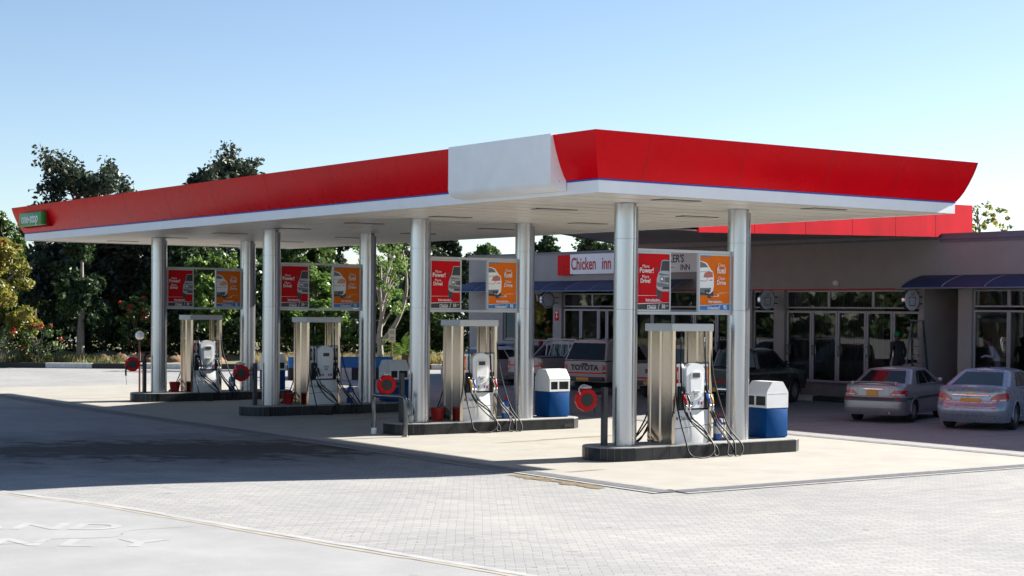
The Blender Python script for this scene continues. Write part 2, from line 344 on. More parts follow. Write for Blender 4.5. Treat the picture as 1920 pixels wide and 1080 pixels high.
o_dr = tag(dr.build('drain', [mat('drain_bed', (.16,.16,.165), .8, var=.3), m_conc]), kind='structure'); tag(gx.build('drain_grate', m_grate), kind='structure')
# road in the near left corner with its pale kerb line
EDGE = [(-14.6, 12), (-13.5, 4), (-12.56, -1.35), (-11.9, -3.7), (-11.49, -6.13), (-10.95, -9.08), (-10.52, -11.37), (-10.0, -14), (-8.8, -20), (-6.5, -30)]
ec = crom([(x, y, 0) for x, y in EDGE], 8)
def ribbon(name, m, o0, o1, dz, jitter=0):
    mb = MB(); n = 8
    for i, p in enumerate(ec):
        d = (ec[min(i+1, len(ec)-1)]-ec[max(i-1, 0)]).normalized(); nr = Vector((d.y, -d.x, 0))  # towards the road (-X)
        j = random.uniform(-jitter, jitter)
        for k in range(n+1):
            q = p+nr*(o0+(o1-o0)*k/n+(j if k in (0, n) else 0)); mb.v.append((q.x, q.y, gz(q.x)+dz))
    for i in range(len(ec)-1):
        for k in range(n): a = i*(n+1)+k; mb.f.append((a, a+n+1, a+n+2, a+1)[::-1]); mb.m.append(0)
    return tag(mb.build(name, m), kind='structure')
ribbon('road', m_road, .0, 14, .005); ribbon('kerb_line', m_linew, -.10, .04, .009, .012); ribbon('road_edge_strip', m_cream, .05, .15, .007, .03)
m_faint = mat('worn_road_paint', (.308,.308,.308), .85, var=.3, scale=1.6, dirt=(.285,.287,.29))
mb = MB(); R_ = Vector((.816, -.578, 0)); U_ = Vector((.578, .816, 0))
for i, (ch, wdt) in enumerate((('A', .62), ('N', .62), ('D', .62))):
    put_text(mb, ch, .80, Vector((-12.83, -5.72, .208))-R_*(.67*(2-i)), R_, U_, sx=1.05, extrude=.0, bold=.02)
for i, ch in enumerate('ONLY'):
    put_text(mb, ch, .80, Vector((-12.95, -7.30, .208))-R_*(.67*(3-i)), R_, U_, sx=1.05, extrude=.0, bold=.02)
tag(mb.build('road_lettering', m_faint), kind='structure')
cr = MB(); P = crom([(-14.28,-6.58,.209), (-13.82,-6.67,.209), (-13.63,-6.48,.209), (-12.98,-6.68,.209), (-12.62,-6.26,.209), (-11.8,-6.3,.209)], 6)
for a, b in zip(P[:-1], P[1:]):
    cr.add([a, b, b+Vector((.012,.012,0)), a+Vector((.012,.012,0))], [(0,1,2,3)])
tag(cr.build('road_crack', m_stain), kind='structure')
# parking bay lines
mb = MB()
def ln(x0, y0, x1, y1, wd=.1):
    d = Vector((x1-x0, y1-y0, 0)).normalized(); n_ = Vector((-d.y, d.x, 0))*wd/2; a = Vector((x0, y0, .006)); b = Vector((x1, y1, .006)); mb.add([a-n_, b-n_, b+n_, a+n_], [(0,1,2,3)])
for yb in (-2.4, .5, 3.47, 6.4, 9.3, 12.0, 15, 18.2, 21.4, 24.6):
    ln(11.4, yb, 18.2, yb); ln(11.35, yb-.55, 11.35, yb+.05)
tag(mb.build('road_markings', m_linew), kind='structure')
# veranda in front of the shops and its black and white kerb
m_ver = mat('veranda_slab', (.22,.21,.21), .7, var=.2)
mb = MB(); mb.box(18.9, 40, 4, 35.6, 0, .5); tag(mb.build('veranda', m_ver), kind='structure')
m_kw = mat('white_kerb_paint', (.6,.6,.58), .7, var=.3, scale=5); m_kb = mat('black_kerb_paint', (.03,.03,.03), .7, var=.3)
def kerb_run(name, pts, seg, wd, h):
    mb = MB(); k = 0
    for p, q in zip(pts[:-1], pts[1:]):
        p = Vector((*p, 0)); q = Vector((*q, 0)); L_ = (q-p).length; n = max(1, round(L_/seg))
        for i in range(n):
            mb.bar(p+(q-p)*(i/n)+Vector((0,0,h/2)), p+(q-p)*((i+.985)/n)+Vector((0,0,h/2)), wd, h, k % 2); k += 1
    return tag(mb.build(name, [m_kw, m_kb]), kind='structure')
kerb_run('veranda_kerb', [(18.6, 4.3), (18.6, 35)], 1.45, .3, .17)
KL = [(-30, 73), (-6, 58), (4.5, 50.8), (9.7, 46.9), (19.5, 41.6), (32, 37)]
kerb_run('far_kerb', KL, 2.1, .3, .24)
m_soil = mat('red_brown_soil', (.20,.115,.06), .95, var=.5, scale=1.2, bump=.6, bscale=6)
m_grassg = mat('verge_ground', (.10,.11,.045), .95, var=.5, scale=1.5, dirt=(.17,.13,.06))
mb = MB(); rr = random.Random(3); rows = 12; ks = crom([(x, y, 0) for x, y in KL], 14)
for i, p in enumerate(ks):
    for k in range(rows+1):
        d = k/rows*40; z = .2 if k < 1 else .22+.35*min(1, d/6)*(.6+.4*sin(i*1.3)+.4*rr.random())*(1 if d < 8 else .5)
        q = p+Vector((.58, .81, 0))*(.15+d); mb.v.append((q.x, q.y, z))
for i in range(len(ks)-1):
    for k in range(rows): a = i*(rows+1)+k; mb.f.append((a, a+rows+1, a+rows+2, a+1)[::-1]); mb.m.append(0)
tag(mb.build('verge', m_grassg, smooth=True), kind='structure')
mb = MB()
for i in range(46):   # heaps of dug soil
    t = rr.uniform(0, 1); c = Vector((8.6, 49.0, .25)).lerp(Vector((13.4, 46.3, .25)), t)+Vector((.58,.81,0))*rr.uniform(.2,2.6)
    mb.sphere(c, rr.uniform(.15,.5), 0, 8, (1.3, 1.1, .75))
o = mb.build('soil', m_soil, smooth=True)
for v in o.data.vertices: v.co += Vector((rr.gauss(0,.05), rr.gauss(0,.05), rr.gauss(0,.05)))
tag(o, kind='structure')
def blades(name, n, area, h, m, seed):
    r_ = random.Random(seed); mb = MB()
    for i in range(n):
        x, y, z = area(r_); a = r_.uniform(0, pi); hh = h*r_.uniform(.5, 1.3); dx, dy = cos(a)*.03, sin(a)*.03; lx, ly = r_.gauss(0,.12), r_.gauss(0,.12)
        mb.add([(x-dx, y-dy, z), (x+dx, y+dy, z), (x+lx, y+ly, z+hh)], [(0,1,2)])
    return tag(mb.build(name, m), kind='stuff')
def along(p, q, depth, z):
    p = Vector(p); q = Vector(q)
    return lambda r_: tuple((p+(q-p)*r_.random()+Vector((.58,.81))*r_.uniform(.3, depth)).to_3d()+Vector((0,0,z)))
g1 = leafmat('verge_grass', (.10,.12,.03), (.26,.24,.09), (.36,.31,.14), .3)
blades('verge_grass', 9000, along((-8, 59.5), (9, 47.6), 5, .22), .32, g1, 1)
blades('dry_grass', 4500, along((14, 44.7), (23, 40.2), 4, .22), .45, leafmat('dry_grass', (.22,.18,.07), (.42,.34,.16), None, .3), 2)

# ================================================================ FORECOURT CANOPY
X0, X1, Y0, Y1, ZB = -2.382, 6.980, -2.165, 27.346, 4.917
can = empty('petrol_canopy', (2.3, 12.6, 0), 0, 'long flat petrol station canopy with curved red fascia and white lower band', 'canopy')
def cbuild(mb, name, mats, **k):
    mb.v = [(x-2.3, y-12.6, z) for x, y, z in mb.v]; return mb.build(name, mats, can, **k)
prof = [(.0, 5.16), (.02, 5.165), (.075, 5.25), (.135, 5.37), (.195, 5.52), (.25, 5.68), (.293, 5.83), (.323, 5.963), (.29, 5.963), (.27, 5.83)]
m_seam = mat('fascia_seam', (.24,.006,.012), .5, var=.1)
def fascia(side, cuts):
    mb = MB()
    for a, b in zip(cuts[:-1], cuts[1:]):
        vs = []
        for t, first in ((a, True), (b, False)):
            for o_, z in prof:
                e = 0
                if t == cuts[0]: e = -o_
                elif t == cuts[-1]: e = o_
                if side == 'front': vs.append((X0-o_, t+e, z))
                elif side == 'back': vs.append((X1+o_, t+e, z))
                elif side == 'right': vs.append((t+e, Y0-o_, z))
                else: vs.append((t+e, Y1+o_, z))
        n = len(prof); fl = side in ('back', 'right')
        fs = [(i, i+1, n+i+1, n+i) for i in range(n-1)]
        mb.add(vs, [f if not fl else f[::-1] for f in fs])
    f = cbuild(mb, 'red_fascia', m_red, smooth=30)
    sm = MB()
    for t in cuts[1:-1]:
        vs = []
        for tt in (t-.005, t+.005):
            for o_, z in prof[:8]:
                o_ += .003
                vs.append({'front': (X0-o_, tt, z), 'back': (X1+o_, tt, z), 'right': (tt, Y0-o_, z), 'left': (tt, Y1+o_, z)}[side])
        sm.add(vs, [(i, i+1, 9+i, 8+i) for i in range(7)])
    s_ = cbuild(sm, 'panel_seam', m_seam); s_.parent = f
    return f
fascia('front', [Y0, 1.9, 4.14, 6.9, 10.0, 12.9, 15.7, 18.5, 21.4, 24.3, Y1]); fascia('back', [Y0, 3, 8, 13, 18, 23, Y1])
fascia('right', [X0, -1.45, .82, 3.1, 5.0, X1]); fascia('left', [X0, 1, 4, X1])
mb = MB(); t_ = .02
mb.box(X0, X0+t_, Y0, Y1, ZB, 5.13); mb.box(X1-t_, X1, Y0, Y1, ZB, 5.13); mb.box(X0+t_, X1-t_, Y0, Y0+t_, ZB, 5.13); mb.box(X0+t_, X1-t_, Y1-t_, Y1, ZB, 5.13)
cbuild(mb, 'white_band', m_white)
mb = MB(); e = .012
mb.box(X0-e, X0+.02, Y0-e, Y1+e, 5.132, 5.158); mb.box(X1-.02, X1+e, Y0-e, Y1+e, 5.132, 5.158); mb.box(X0+.022, X1-.022, Y0-e, Y0+.02, 5.132, 5.158); mb.box(X0+.022, X1-.022, Y1-.02, Y1+e, 5.132, 5.158)
cbuild(mb, 'blue_stripe', m_blue)
mb = MB(); mb.box(X0+.03, X1-.03, Y0+.03, Y1-.03, 4.99, 5.7); cbuild(mb, 'roof_deck', m_conc)
mb = MB(); mb.box(X0+.04, X1-.04, Y0+.04, Y1-.04, 4.955, 4.985); cbuild(mb, 'ceiling_void', m_dark)
mb = MB(); y = Y0+.03; i = 0
while y < Y1-.2:
    for xa, xb in ((X0+.025, 2.29), (2.30, X1-.025)): mb.box(xa, xb, y, y+(.265 if i % 3 else .15), 4.93, 4.95)
    y += .29; i += 1
sof = cbuild(mb, 'soffit', m_soffit)
for yy in (-1.3, 2.5, 6.4, 10.25, 14.0, 17.7, 21.7, 25.5):
    for xx in (.15, 4.05):
        mb = MB(); mb.box(xx-.46, xx+.46, yy-.2, yy+.2, 4.918, 4.955, 0); f = cbuild(mb, 'recessed_light', m_ltblk)
        mb = MB(); mb.box(xx-.41, xx+.41, yy-.16, yy+.16, 4.9165, 4.919); mb.v = [(a-2.3, b-12.6, c) for a, b, c in mb.v]; mb.build('lens', m_lens, f)
# blank white sign box and the green sign on the front fascia
sg = empty('sign_box', (X0-.37, .4, 5.45), 0, 'large blank white sign box on the red fascia near the front corner of the canopy', 'sign')
pr_ = [(-.0, 5.985), (-.0, 5.16), (.015, 5.09), (.06, 5.035), (.12, 5.015), (.355, 4.985), (.355, 5.985)]
mb = MB(); mb.prism([(p[0], p[1]-5.45) for p in pr_], 'y', -1.66, 1.65); mb.build('sign_casing', m_white, sg, smooth=35)
mb = MB()
for yy in (-1.661,):
    for zz in (-.3, .1, .4): mb.cyl((.2, yy, zz), .008, -.006, 'y', 8)
mb.build('screw', m_blackp, sg)
gs = empty('green_sign', (X0-.27, 25.6, 5.52), 0, 'small green sign with white lettering at the far end of the red fascia', 'sign')
m_green = mat('green_sign_face', (.03,.27,.04), .35, var=.1)
mb = MB(); mb.box(-.18, .02, -1.0, 1.0, -.2, .22, b=.05); mb.build('sign_casing', m_green, gs, smooth=40)
mb = MB(); mb.box(.0, .2, -1.08, 1.08, -.23, .30); mb.build('sign_backing', m_redmetal, gs)
mb = MB(); put_text(mb, 'one-stop', .42, (-.186, 0, .02), (0,-1,0), (0,0,1), bold=.008, sx=.98, shear=.15); mb.build('lettering', m_txtw, gs)

# ================================================================ COLUMNS, ISLANDS
IY = [0, 7.4525, 14.895, 22.297]
WHICH = ['nearest island', 'second nearest island', 'third nearest island', 'farthest island']
def stadium(r, e, n=20):
    return [(e+r*cos(a), r*sin(a)) for a in [-pi/2+pi*i/n for i in range(n+1)]]+[(-e+r*cos(a), r*sin(a)) for a in [pi/2+pi*i/n for i in range(n+1)]]
for k, iy in enumerate(IY):
    for ix, side in ((0, 'left'), (2.956, 'right')):
        c = empty('canopy_column', (ix, iy, .26), 0, ('silver column at the left end of the ' if ix == 0 else 'silver column beside the waste bin on the ')+WHICH[k], 'column', 'silver columns holding up the canopy')
        mb = MB(); e1 = .035; a = math.acos(.5)
        # main half shell
        z_ = [0, 1.6, 1.604, 3.2, 3.204, 4.665]
        def shell(sgn, z1, name, r, ang0, ang1, cx):
            mb = MB(); n = 26; pts = []
            for i in range(n+1):
                t = ang0+(ang1-ang0)*i/n; pts.append((cx+r*cos(t), r*sin(t)))
            pts.append(pts[0])
            for za, zb in ((0, 2.62), (2.625, 3.98), (3.985, z1)): mb.prism(pts[:-1], 'z', za, min(zb, z1))
            return mb.build(name, m_alu, c, smooth=35)
        shell(1, 4.665, 'front_shell', .212, radians(48), radians(312), -.01)
        shell(1, 4.60, 'back_shell', .205, radians(-88), radians(88), .055)
        mb = MB(); mb.box(.12, .2, -.05, .05, 4.60, 4.665); mb.build('bracket', m_blackp, c)
def outline(n=14):
    r = .62; P = []
    P += [(4.02, -r), (4.30, -.42), (4.42, -.15), (4.42, .15), (4.30, .42), (4.02, r)]
    P += [(-.22+r*cos(a), r*sin(a)) for a in [pi/2+pi*i/n for i in range(n+1)]]
    return P
ISL = []
for k, iy in enumerate(IY):
    c = empty('pump_island', (0, iy, 0), 0, 'raised pump island with dark tiled kerb, '+WHICH[k]+' of the four', 'pump island', 'raised pump islands under the canopy')
    ol = outline(); mb = MB(); mb.prism(ol, 'z', 0, .262); mb.build('kerb_core', m_conc, c)
    mb = MB(); n = len(ol); cxy = Vector((2, 0))
    for i in range(n):
        p = Vector(ol[i]); q = Vector(ol[(i+1) % n]); L_ = (q-p).length; d = (q-p).normalized(); nr = Vector((d.y, -d.x))
        kk = max(1, round(L_/.42)) if L_ > .5 else 1
        for j in range(kk):
            a = p+d*(j*L_/kk+.004); b = p+d*((j+1)*L_/kk-.004); o1 = nr*.008
            vs = [(a.x, a.y, .004), (b.x, b.y, .004), (b.x, b.y, .245), (a.x, a.y, .245)]; v2 = [(x+o1.x, y+o1.y, z) for x, y, z in vs]
            mb.add(vs+v2, [(4,5,6,7), (0,1,5,4), (1,2,6,5), (2,3,7,6), (3,0,4,7)])
    mb.build('kerb_tiles', m_tile, c)
    if k == 1:
        mb = MB(); mb.box(3.72, 3.97, -.640, -.60, .05, .13); mb.build('drain_hole', m_dark, c)
# ================================================================ POSTER FRAMES
def poster(parent, x0, z0, w_, h_, kind):
    """flat printed poster facing -Y, lower left corner (x0, z0)"""
    mb = MB(); b = .035
    mb.box(x0-b, x0+w_+b, -.03, .03, z0-b, z0); mb.box(x0-b, x0+w_+b, -.03, .03, z0+h_, z0+h_+b); mb.box(x0-b, x0, -.03, .03, z0, z0+h_); mb.box(x0+w_, x0+w_+b, -.03, .03, z0, z0+h_)
    fr = mb.build('poster_frame', m_frame, parent)
    mb = MB(); mb.box(x0, x0+w_, -.016, .016, z0, z0+h_); po = mb.build('poster', m_pred if kind == 'r' else m_orange, parent)
    art = MB(); lay = [0]
    def P(pts, mi):
        lay[0] += 1; y = -.0165-.0006*lay[0]; pts = [(x0+u*w_, y, z0+v*h_) for u, v in pts]
        # force facing -Y
        a = sum((pts[i][0]*pts[(i+1) % len(pts)][2]-pts[(i+1) % len(pts)][0]*pts[i][2]) for i in range(len(pts)))
        art.poly(pts if a > 0 else pts[::-1], mi)
    mats = [m_psil, m_pgrey, m_pdark, m_pblk if kind == 'r' else m_pblue, m_txtw, m_tail, m_white]
    if kind == 'r':   # front of a silver off-roader cut by the right edge
        P([(.60,.21),(.60,.40),(.64,.42),(.76,.40),(.76,.22),(.68,.205)], 2)          # tyre
        P([(.60,.40),(.605,.55),(.63,.60),(.66,.66),(.70,.69),(.76,.88),(.80,.895),(1,.895),(1,.33),(.76,.33),(.64,.36)], 0)
        P([(.72,.70),(.775,.87),(.81,.88),(1,.88),(1,.70)], 2)                         # windscreen
        P([(.56,.71),(.57,.76),(.64,.75),(.66,.70)], 2)                                # mirror
        P([(.66,.665),(.70,.685),(1,.685),(1,.645),(.8,.645)], 0)
        P([(.66,.63),(.69,.66),(1,.63),(1,.615),(.72,.61)], 1)
        P([(.70,.51),(.70,.585),(.80,.595),(.83,.58),(.83,.51),(.76,.49)], 1); P([(.73,.53),(.73,.57),(.79,.575),(.80,.53)], 6)
        for i in range(4): P([(.855+i*.04,.49),(.855+i*.04,.585),(.88+i*.04,.585),(.88+i*.04,.49)], 2)
        P([(.61,.44),(.62,.49),(1,.455),(1,.41),(.66,.41)], 1); P([(.78,.37),(.80,.41),(1,.41),(1,.37)], 2)
        P([(.0,.245),(.62,.25),(.62,.254),(0,.252)], 4)
        P([(0,0),(1,0),(1,.125),(0,.095)], 3); P([(0,.095),(1,.125),(1,.13),(0,.11)], 4); P([(.64,.005),(.655,.005),(.69,.11),(.675,.108)], 4)
        P([(0,.985),(.25,.985),(.05,1),(0,1)], 2)
        T = [('More', .23, .77, .075, 0), ('Power!', .255, .695, .115, .006), ('More', .22, .585, .075, 0), ('Drive!', .22, .51, .095, .006), ('Introducing...', .48, .17, .07, .004), ('low sulphur', .44, .078, .032, 0), ('Diesel', .42, .04, .085, .004), ('50', .80, .055, .085, .006), ('ppm', .92, .075, .032, 0)]
    else:             # rear of a white saloon cut by the left edge
        P([(.26,.23),(.26,.36),(.46,.38),(.47,.28),(.44,.235),(.34,.22)], 2)
        P([(0,.27),(0,.36),(.3,.36),(.3,.27)], 2)
        P([(0,.90),(.14,.885),(.24,.86),(.33,.78),(.38,.74),(.45,.70),(.47,.62),(.475,.45),(.45,.35),(.35,.30),(0,.335)], 6)
        P([(0,.885),(.12,.87),(.20,.845),(.28,.785),(0,.775)], 1)                      # rear window
        P([(0,.70),(.38,.72),(.38,.715),(0,.69)], 1); P([(0,.53),(.22,.525),(.28,.60),(.27,.60),(.21,.535),(0,.54)], 1)
        P([(.12,.60),(.17,.685),(.30,.71),(.43,.695),(.44,.605),(.28,.595)], 5)
        P([(.27,.545),(.40,.56),(.43,.555),(.41,.54)], 5)
        P([(0,.40),(.38,.41),(.36,.33),(0,.32)], 1)
        for cx in (.2, .29): P([(cx+.045*cos(a), .345+.035*sin(a)) for a in [2*pi*i/10 for i in range(10)]], 2)
        P([(.36,.25),(.62,.25),(.66,.27),(.60,.29),(.66,.31),(1,.33),(.68,.32),(.58,.29),(.62,.26),(.36,.255)], 4)
        P([(0,0),(1,0),(1,.115),(0,.075)], 3); P([(0,.075),(1,.115),(1,.12),(0,.085)], 4); P([(.64,.005),(.655,.005),(.69,.10),(.675,.098)], 4)
        P([(0,.975),(.3,.98),(.45,1),(0,1)], 3)
        T = [('Clean', .70, .83, .075, 0), ('fuel', .70, .73, .15, .008), ('Clean', .70, .585, .075, 0), ('Drive', .70, .505, .10, .006), ('Introducing...', .52, .155, .07, .004), ('Unleaded', .42, .038, .075, .004), ('95', .83, .05, .09, .008)]
    art.build('artwork', mats, po)
    mb = MB()
    for s_, u, v, sz, bo in T: put_text(mb, s_, sz*h_*1.12, (x0+u*w_, -.043, z0+v*h_), (1,0,0), (0,0,1), bold=bo*.45, extrude=.0005, sx=.88)
    mb.build('lettering', m_txtw, po)
for k, iy in enumerate(IY):
    f = empty('poster_stand', (.30, iy, 2.80), 0, 'red and orange poster frame between the columns of the '+WHICH[k], 'poster frame', 'poster frames between the columns')
    mb = MB(); W_ = 2.42
    mb.box(-.12, W_+.1, -.028, .028, 0-.01, .045); mb.box(-.12, W_+.1, -.028, .028, 1.215, 1.27)
    mb.build('hanging_rail', m_frame, f)
    poster(f, .0, .085, .80, 1.09, 'r'); poster(f, 1.60, .085, .80, 1.09, 'o')

# ================================================================ FUEL PUMPS
m_pumpw = mat('pump_white', (.74,.75,.76), .35, var=.05, scale=4, coat=.2)
m_pumpg = mat('pump_grey', (.40,.41,.42), .45, var=.1)
m_hose = mat('hose_rubber', (.010,.010,.011), .5, var=.2, spec=.3)
m_noz = {'red': m_reelred, 'blue': mat('blue_nozzle_boot', (.01,.12,.55), .4, var=.1), 'yellow': mat('yellow_nozzle_boot', (.75,.36,.02), .4, var=.1), 'black': m_black}
def nozzle(parent, x, col):
    mb = MB(); y = -.415
    mb.tube([(x, y-.02, .98), (x, y-.05, .93), (x, y-.10, .86), (x, y-.12, .79)], [.022, .026, .024, .018], 8, 0)
    mb.tube([(x, y, 1.0), (x, y+.03, 1.04)], .012, 8, 1)
    mb.tube([(x, y-.03, .99), (x, y-.10, .97), (x, y-.13, .90)], .008, 6, 1)
    n = mb.build('nozzle', [m_noz[col], m_chrome], parent, smooth=True)
    mb = MB(); mb.tube([(x, y-.12, .79), (x, y-.125, .72), (x, y-.125, .64)], [.016, .02, .015], 8); mb.build('hose_swivel', m_chrome, n, smooth=True)
    return (x, y-.125, .64)
def hose(parent, pts, r=.016, fit=True):
    mb = MB(); mb.tube(crom(pts, 8), r, 7); h = mb.build('hose', m_hose, parent, smooth=True)
    if fit:
        p = Vector(pts[0]); mb = MB()
        mb.cyl(p+Vector((0,0,-.02)), .016, -.07, 'z', 8); mb.cyl(p+Vector((0,0,-.11)), .022, -.10, 'z', 8); mb.cyl(p+Vector((0,0,-.23)), .02, -.07, 'z', 8); mb.build('coupling', m_chrome, h, smooth=40)
def pump(k, iy):
    rr = random.Random(10+k); J = lambda s=.03: rr.uniform(-s, s)
    p = empty('fuel_pump', (1.385, iy-.07, .262), 0, 'white fuel pump with stainless pillars and looping hoses on the '+WHICH[k], 'fuel pump', 'fuel pumps on the islands')
    mb = MB(); mb.box(-.535, .545, -.35, .48, 2.205, 2.35, b=.008); mb.build('top_box', m_frame, p)
    for s, x0, x1 in ((-1, -.515, -.44), (1, .44, .515)):
        mb = MB(); mb.prism([(x1,-.34), (x1,.40), (x0,.40), (x0,.33), (x0+.018,.31), (x0+.004,.05), (x0+.03,.02), (x0+.03,-.02), (x0+.0,-.05), (x0+.022,-.29), (x0,-.31), (x0,-.34)], 'z', 0, 2.204)
        mb.build('side_pillar', m_steel, p)
    mb = MB(); mb.box(-.438, .438, -.325, .325, 0, .66, b=.006); cab = mb.build('lower_cabinet', m_pumpw, p, smooth=30)
    mb = MB(); mb.bar((-.43, -.327, .30), (.42, -.327, .36), .006, .01); mb.build('panel_seam', m_pdark, cab)
    mb = MB(); put_text(mb, 'Sakunda', .105, (-.11, -.329, .50), (1,0,0), (0,0,1), extrude=.001, bold=.001)
    put_text(mb, 'Have you call us', .03, (.2, -.329, .18), (1,0,0), (0,0,1), extrude=.001) if False else None
    for dx, dz, mi in ((-.40, .505, 1), (-.37, .505, 0), (-.40, .475, 0), (-.37, .475, 1)): mb.add([(dx, -.329, dz), (dx+.026, -.329, dz), (dx+.026, -.329, dz+.026), (dx, -.329, dz+.026)], [(0,1,2,3)], mi)
    mb.build('lettering', [m_pgrey, m_txtr], cab)
    mb = MB(); mb.box(-.438, .438, -.22, .22, .662, 1.57, b=.006); mb.build('cabinet_core', m_black, p)
    for x0, x1 in ((-.432, -.215), (.275, .432)):
        mb = MB(); mb.box(x0, x1, -.325, -.222, 1.13, 1.565, b=.01); mb.build('upper_panel', m_pumpw, p, smooth=30)
    mb = MB(); mb.box(-.438, -.36, -.31, -.222, .665, 1.128); mb.build('holster_panel', m_pumpw, p)
    # back panels
    mb = MB(); mb.box(-.432, .432, .222, .325, 1.13, 1.565, b=.01); mb.build('rear_panel', m_pumpw, p, smooth=30)
    mb = MB(); mb.box(-.2, .25, .222, .36, .67, 1.12, b=.02); mb.build('rear_console', m_pumpw, p, smooth=30)
    z0, z1 = 1.19, 1.51; lab = [m_pred, m_pblk, m_pblue, m_orange]
    L_ = [(-.40, 0), (-.31, 1), (.295, 2), (.37, 3)] if k in (0, 3) else ([(-.40, 3), (-.31, 2), (.30, 0)] if k == 1 else [(-.40, 1), (-.31, 1), (.295, 0), (.37, 1)])
    for x, mi in L_: mb = MB(); mb.add([(x, -.327, z0), (x+.06, -.327, z0), (x+.06, -.327, z1), (x, -.327, z1)], [(0,1,2,3)]); mb.build('fuel_label', lab[mi], p)
    mb = MB()
    for x, mi in L_: put_text(mb, {0: 'DIESEL', 1: 'DIESEL', 2: 'BLEND', 3: 'PETROL'}[mi], .055, (x+.03, -.329, 1.35), (0,0,1), (-1,0,0), extrude=.0005)
    mb.build('label_lettering', m_txtw, p)
    for x in (-.315, -.225, .295, .375):
        mb = MB(); mb.box(x-.036, x+.036, -.36, -.222, .69, 1.11, b=.015); mb.build('nozzle_holster', m_black, p, smooth=40)
    # centre console with rounded top
    arc = [(.03+.235*cos(a), 1.44+.14*sin(a)) for a in [pi*i/12 for i in range(13)]]
    mb = MB(); mb.prism([(-.19, .70), (.25, .70)]+[(x, z) for x, z in arc], 'y', -.40, -.222); con = mb.build('console', m_pumpw, p, smooth=35)
    arc2 = [(.03+.15*cos(a), 1.33+.09*sin(a)) for a in [pi*i/10 for i in range(11)]]
    mb = MB(); mb.prism([(-.10, .86), (.16, .86)]+arc2, 'y', -.425, -.401); mb.build('console_face', m_pumpw, con, smooth=35)
    mb = MB(); mb.box(-.06, .12, -.432, -.426, 1.30, 1.39); mb.build('display', m_pblk, con)
    mb = MB(); mb.box(-.05, .11, -.45, -.426, 1.0, 1.05, b=.008); mb.box(-.02, .08, -.44, -.426, .92, .985); mb.build('keypad', m_pumpg, con)
    mb = MB()
    for x, mi in ((-.14, 0), (-.07, 0), (.10, 1), (.17, 2)): mb.add([(x, -.402, .765), (x+.045, -.402, .765), (x+.045, -.402, .83), (x, -.402, .83)], [(0,1,2,3)], mi)
    mb.build('grade_button', [m_pgrey, m_pblue, m_pred], con)
    cols = {0: ('red', 'black', 'blue', 'yellow'), 1: ('yellow', 'blue', 'black', 'red'), 2: ('black',)*4, 3: ('black',)*4}[k]
    N_ = [nozzle(p, x, c) for x, c in zip((-.315, -.225, .295, .375), cols)]
    top = 2.2; fr = -.60
    swap = 1 if k != 1 else -1
    hose(p, [(-.42, -.30, top), (-.42+J(), -.33, 1.5), (-.42, -.37, .8), (-.40+J(), fr-.02, .1), (-.36, fr-.1, -.16), (-.18, fr-.16, -.235), (.12, fr-.14, -.22), (.28+J(), fr-.08, -.05), (.16, fr+.04, .22), (-.14, -.47, .46), N_[0]])
    hose(p, [(-.26, -.30, top), (-.27+J(), -.33, 1.5), (-.29, -.40, .9), (-.24, -.47, .55), (.05+J(.06), fr+.04, .2), (.30+J(.05), fr-.07, -.03), (.36, fr-.12, -.2), (.26, fr-.12, -.2), (.3, fr-.04, .0), (.14, fr+.06, .3), (-.10, -.48, .5), N_[1]])
    hose(p, [(.34, -.30, top), (.345+J(), -.33, 1.5), (.36, -.40, .9), (.44, -.47, .5), (.66+J(.06), fr+.02, .16), (.78+J(.05), fr-.06, -.06), (.74, fr-.12, -.22), (.6, fr-.12, -.2), (.7, fr-.02, .05), (.52, -.5, .38), N_[2]])
    hose(p, [(.47, -.30, top), (.53+J(), -.36, 1.4), (.66, -.42, .8), (.84+J(.05), -.52, .3), (1.0+J(.05), fr-.06, -.04), (.96, fr-.13, -.22), (.80, fr-.14, -.235), (.84, fr-.03, .05), (.56, -.5, .40), N_[3]])
    # rear hoses
    for x in (-.35, -.2): 
        hose(p, [(x, .44, top), (x, .46, 1.3), (x-.1+J(), .5, .6), (x-.35+J(), .52, .1), (x-.5, .5, .02), (x-.3, .46, .2), (x+.1, .42, .7), (x+.1, .38, .95)])
for k, iy in enumerate(IY): pump(k, iy)

